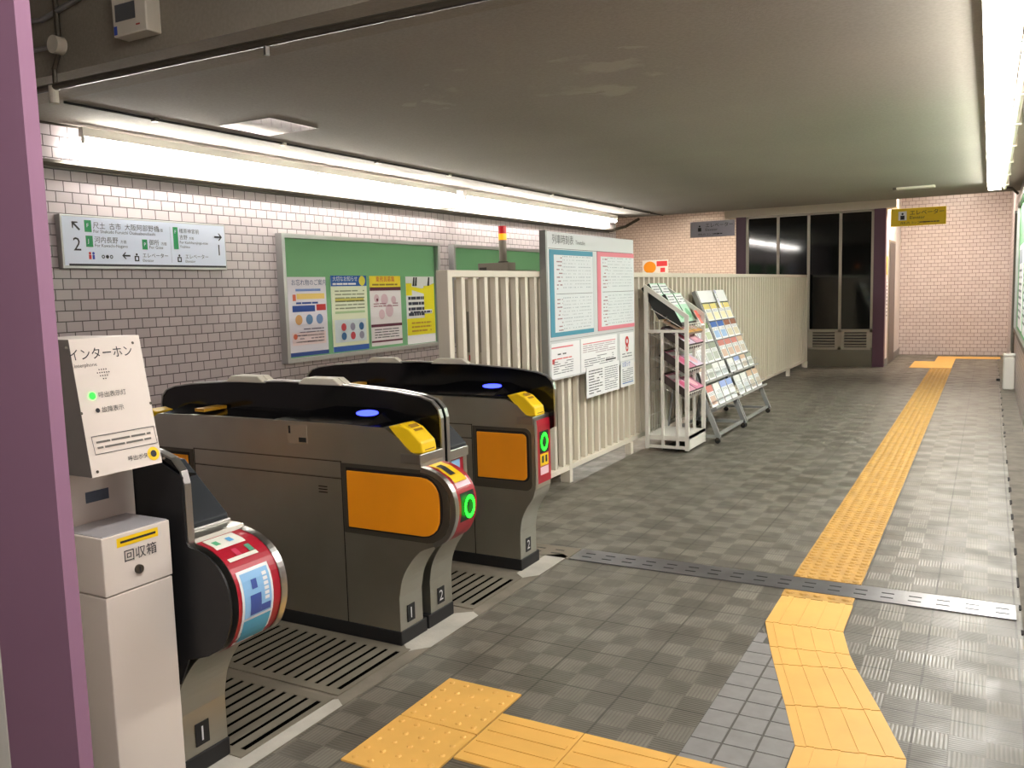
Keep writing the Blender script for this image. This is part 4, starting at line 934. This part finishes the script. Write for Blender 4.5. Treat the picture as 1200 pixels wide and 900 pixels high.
def esign(x0, x1, face, label, ink, icon):
    t = thing('lift_sign', label, 'sign', ((x0+x1)/2, YB-.05, 2.26)); b = MB(); b.box(x0, x1, YB-.07, YB-.03, 2.255, 2.53, face); b.build('panel', t, bevel=.004)
    b = MB(); s = Sheet(b, (x0, YB-.07, 2.255), XU, ZU, (0,-1,0)); w = x1-x0
    s.rect(.11, .09, .23, .23, icon[0]); s.rect(.14, .10, .20, .165, icon[1], 2); s.disc(.17, .19, .016, icon[1]); b.build('pictogram', t); b = MB(); s = Sheet(b, (x0, YB-.07, 2.255), XU, ZU, (0,-1,0)); s.text('エレベーター', .085, .27, .17, ink, ax=.98); s.text('Elevator', .066, .27, .105, ink)
    s.text('改札内 コンコース', .045, .14, .03, ink); s.lines(.42, .03, .7, .07, 1, ink, fill=.4); b.build('lettering', t); return t
esign(-4.69, -3.905, mat('sign_lilac_grey', (192, 188, 204), .5), 'grey lift sign projecting left from the glass enclosure', INK, (mat('sign_lilac_grey', (192,188,204)), INK))
esign(-1.41, -.62, mat('sign_yellow', (236, 204, 26), .5), 'yellow lift sign projecting right from the glass enclosure', INK, (PAPER, INK))
b = MB(); b.box(-7.78, -7.1, 21.095, 21.1, 1.72, 2.08, PAPER); s = Sheet(b, (-7.78, 21.095, 1.72), XU, ZU, (0,-1,0)); s.disc(.2, .18, .15, mat('sticker_orange', (246, 160, 40), .5), asp=1.1); s.rect(.38, .2, .66, .33, mat('sticker_red', (226, 70, 80), .5)); s.rect(.48, .05, .6, .16, mat('sticker_red', (226, 70, 80), .5))
tag(b.build('wall_notice'), 'white notice with orange and red marks on the far tiled wall', 'notice')
# ============================================================ RIGHT WALL
def rboard():
    t = thing('notice_board', 'green notice board along the right wall, cut by the picture edge', 'notice board', (RX, 10, .5), 'green notice boards')
    b = MB(); f = .05
    y0, y1, z0, z1 = 6.0, 12.2, .75, 2.28; d = -.04
    b.box(RX, RX+d, y0, y1, z0, z0+f, DARKR); b.box(RX, RX+d, y0, y1, z1-f, z1, DARKR); b.box(RX, RX+d, y0, y0+f, z0+f, z1-f, DARKR); b.box(RX, RX+d, y1-f, y1, z0+f, z1-f, ALU); b.build('frame', t)
    B(RX-.012, RX, y0+f, y1-f, z0+f, z1-f, GREEN).build('felt_panel', t)
rboard()
for k in range(3):
    y = 7.2+k*1.55; b = MB(); b.box(RX-.02, RX-.013, y, y+1.1, .85, 1.75, PAPER); s = Sheet(b, (RX-.02, y+1.1, .85), (0,-1,0), ZU, (-1,0,0)); s.rect(.05, .7, 1.05, .85, col(170, 176, 186)); s.lines(.08, .08, 1.0, .66, 8, GRY)
    tag(b.build('poster'), 'pale poster on the right wall board, %s from the camera' % ords[k], 'poster', 'posters on the right wall')
b = MB(); b.tube([(RX-.03,13.0,2.25), (RX-.03,13.0,.45), (RX-.035,12.7,.38)], .022, GREYM, 8)
tag(b.build('pipe'), 'grey pipe dropping down the right wall beyond the board', 'pipe')
b = MB(); b.tube([(RX-.035,12.75,2.2), (RX-.035,12.7,1.3), (RX-.035,12.55,.35)], .016, DARKR, 8)
tag(b.build('pipe'), 'thin dark pipe beside the grey one on the right wall', 'pipe')
t = thing('wall_base_cover', 'small white rounded cover standing on the floor against the right wall', 'cover', (.25, 12.45, 0))
b = MB(); b.box(.175, .305, 12.38, 12.52, 0, .42, WHITE); b.build('body', t, bevel=.02, seg=3)
b = MB(); b.box(.17, .31, 12.375, 12.525, .415, .455, WHITE); b.build('cap', t, bevel=.018, seg=3)
b = MB(); b.box(.115, .16, 13.45, 13.6, 0, .03, MBLACK); tag(b.build('drain_cap'), 'small black cap on the floor beside the white cover', 'drain cap')
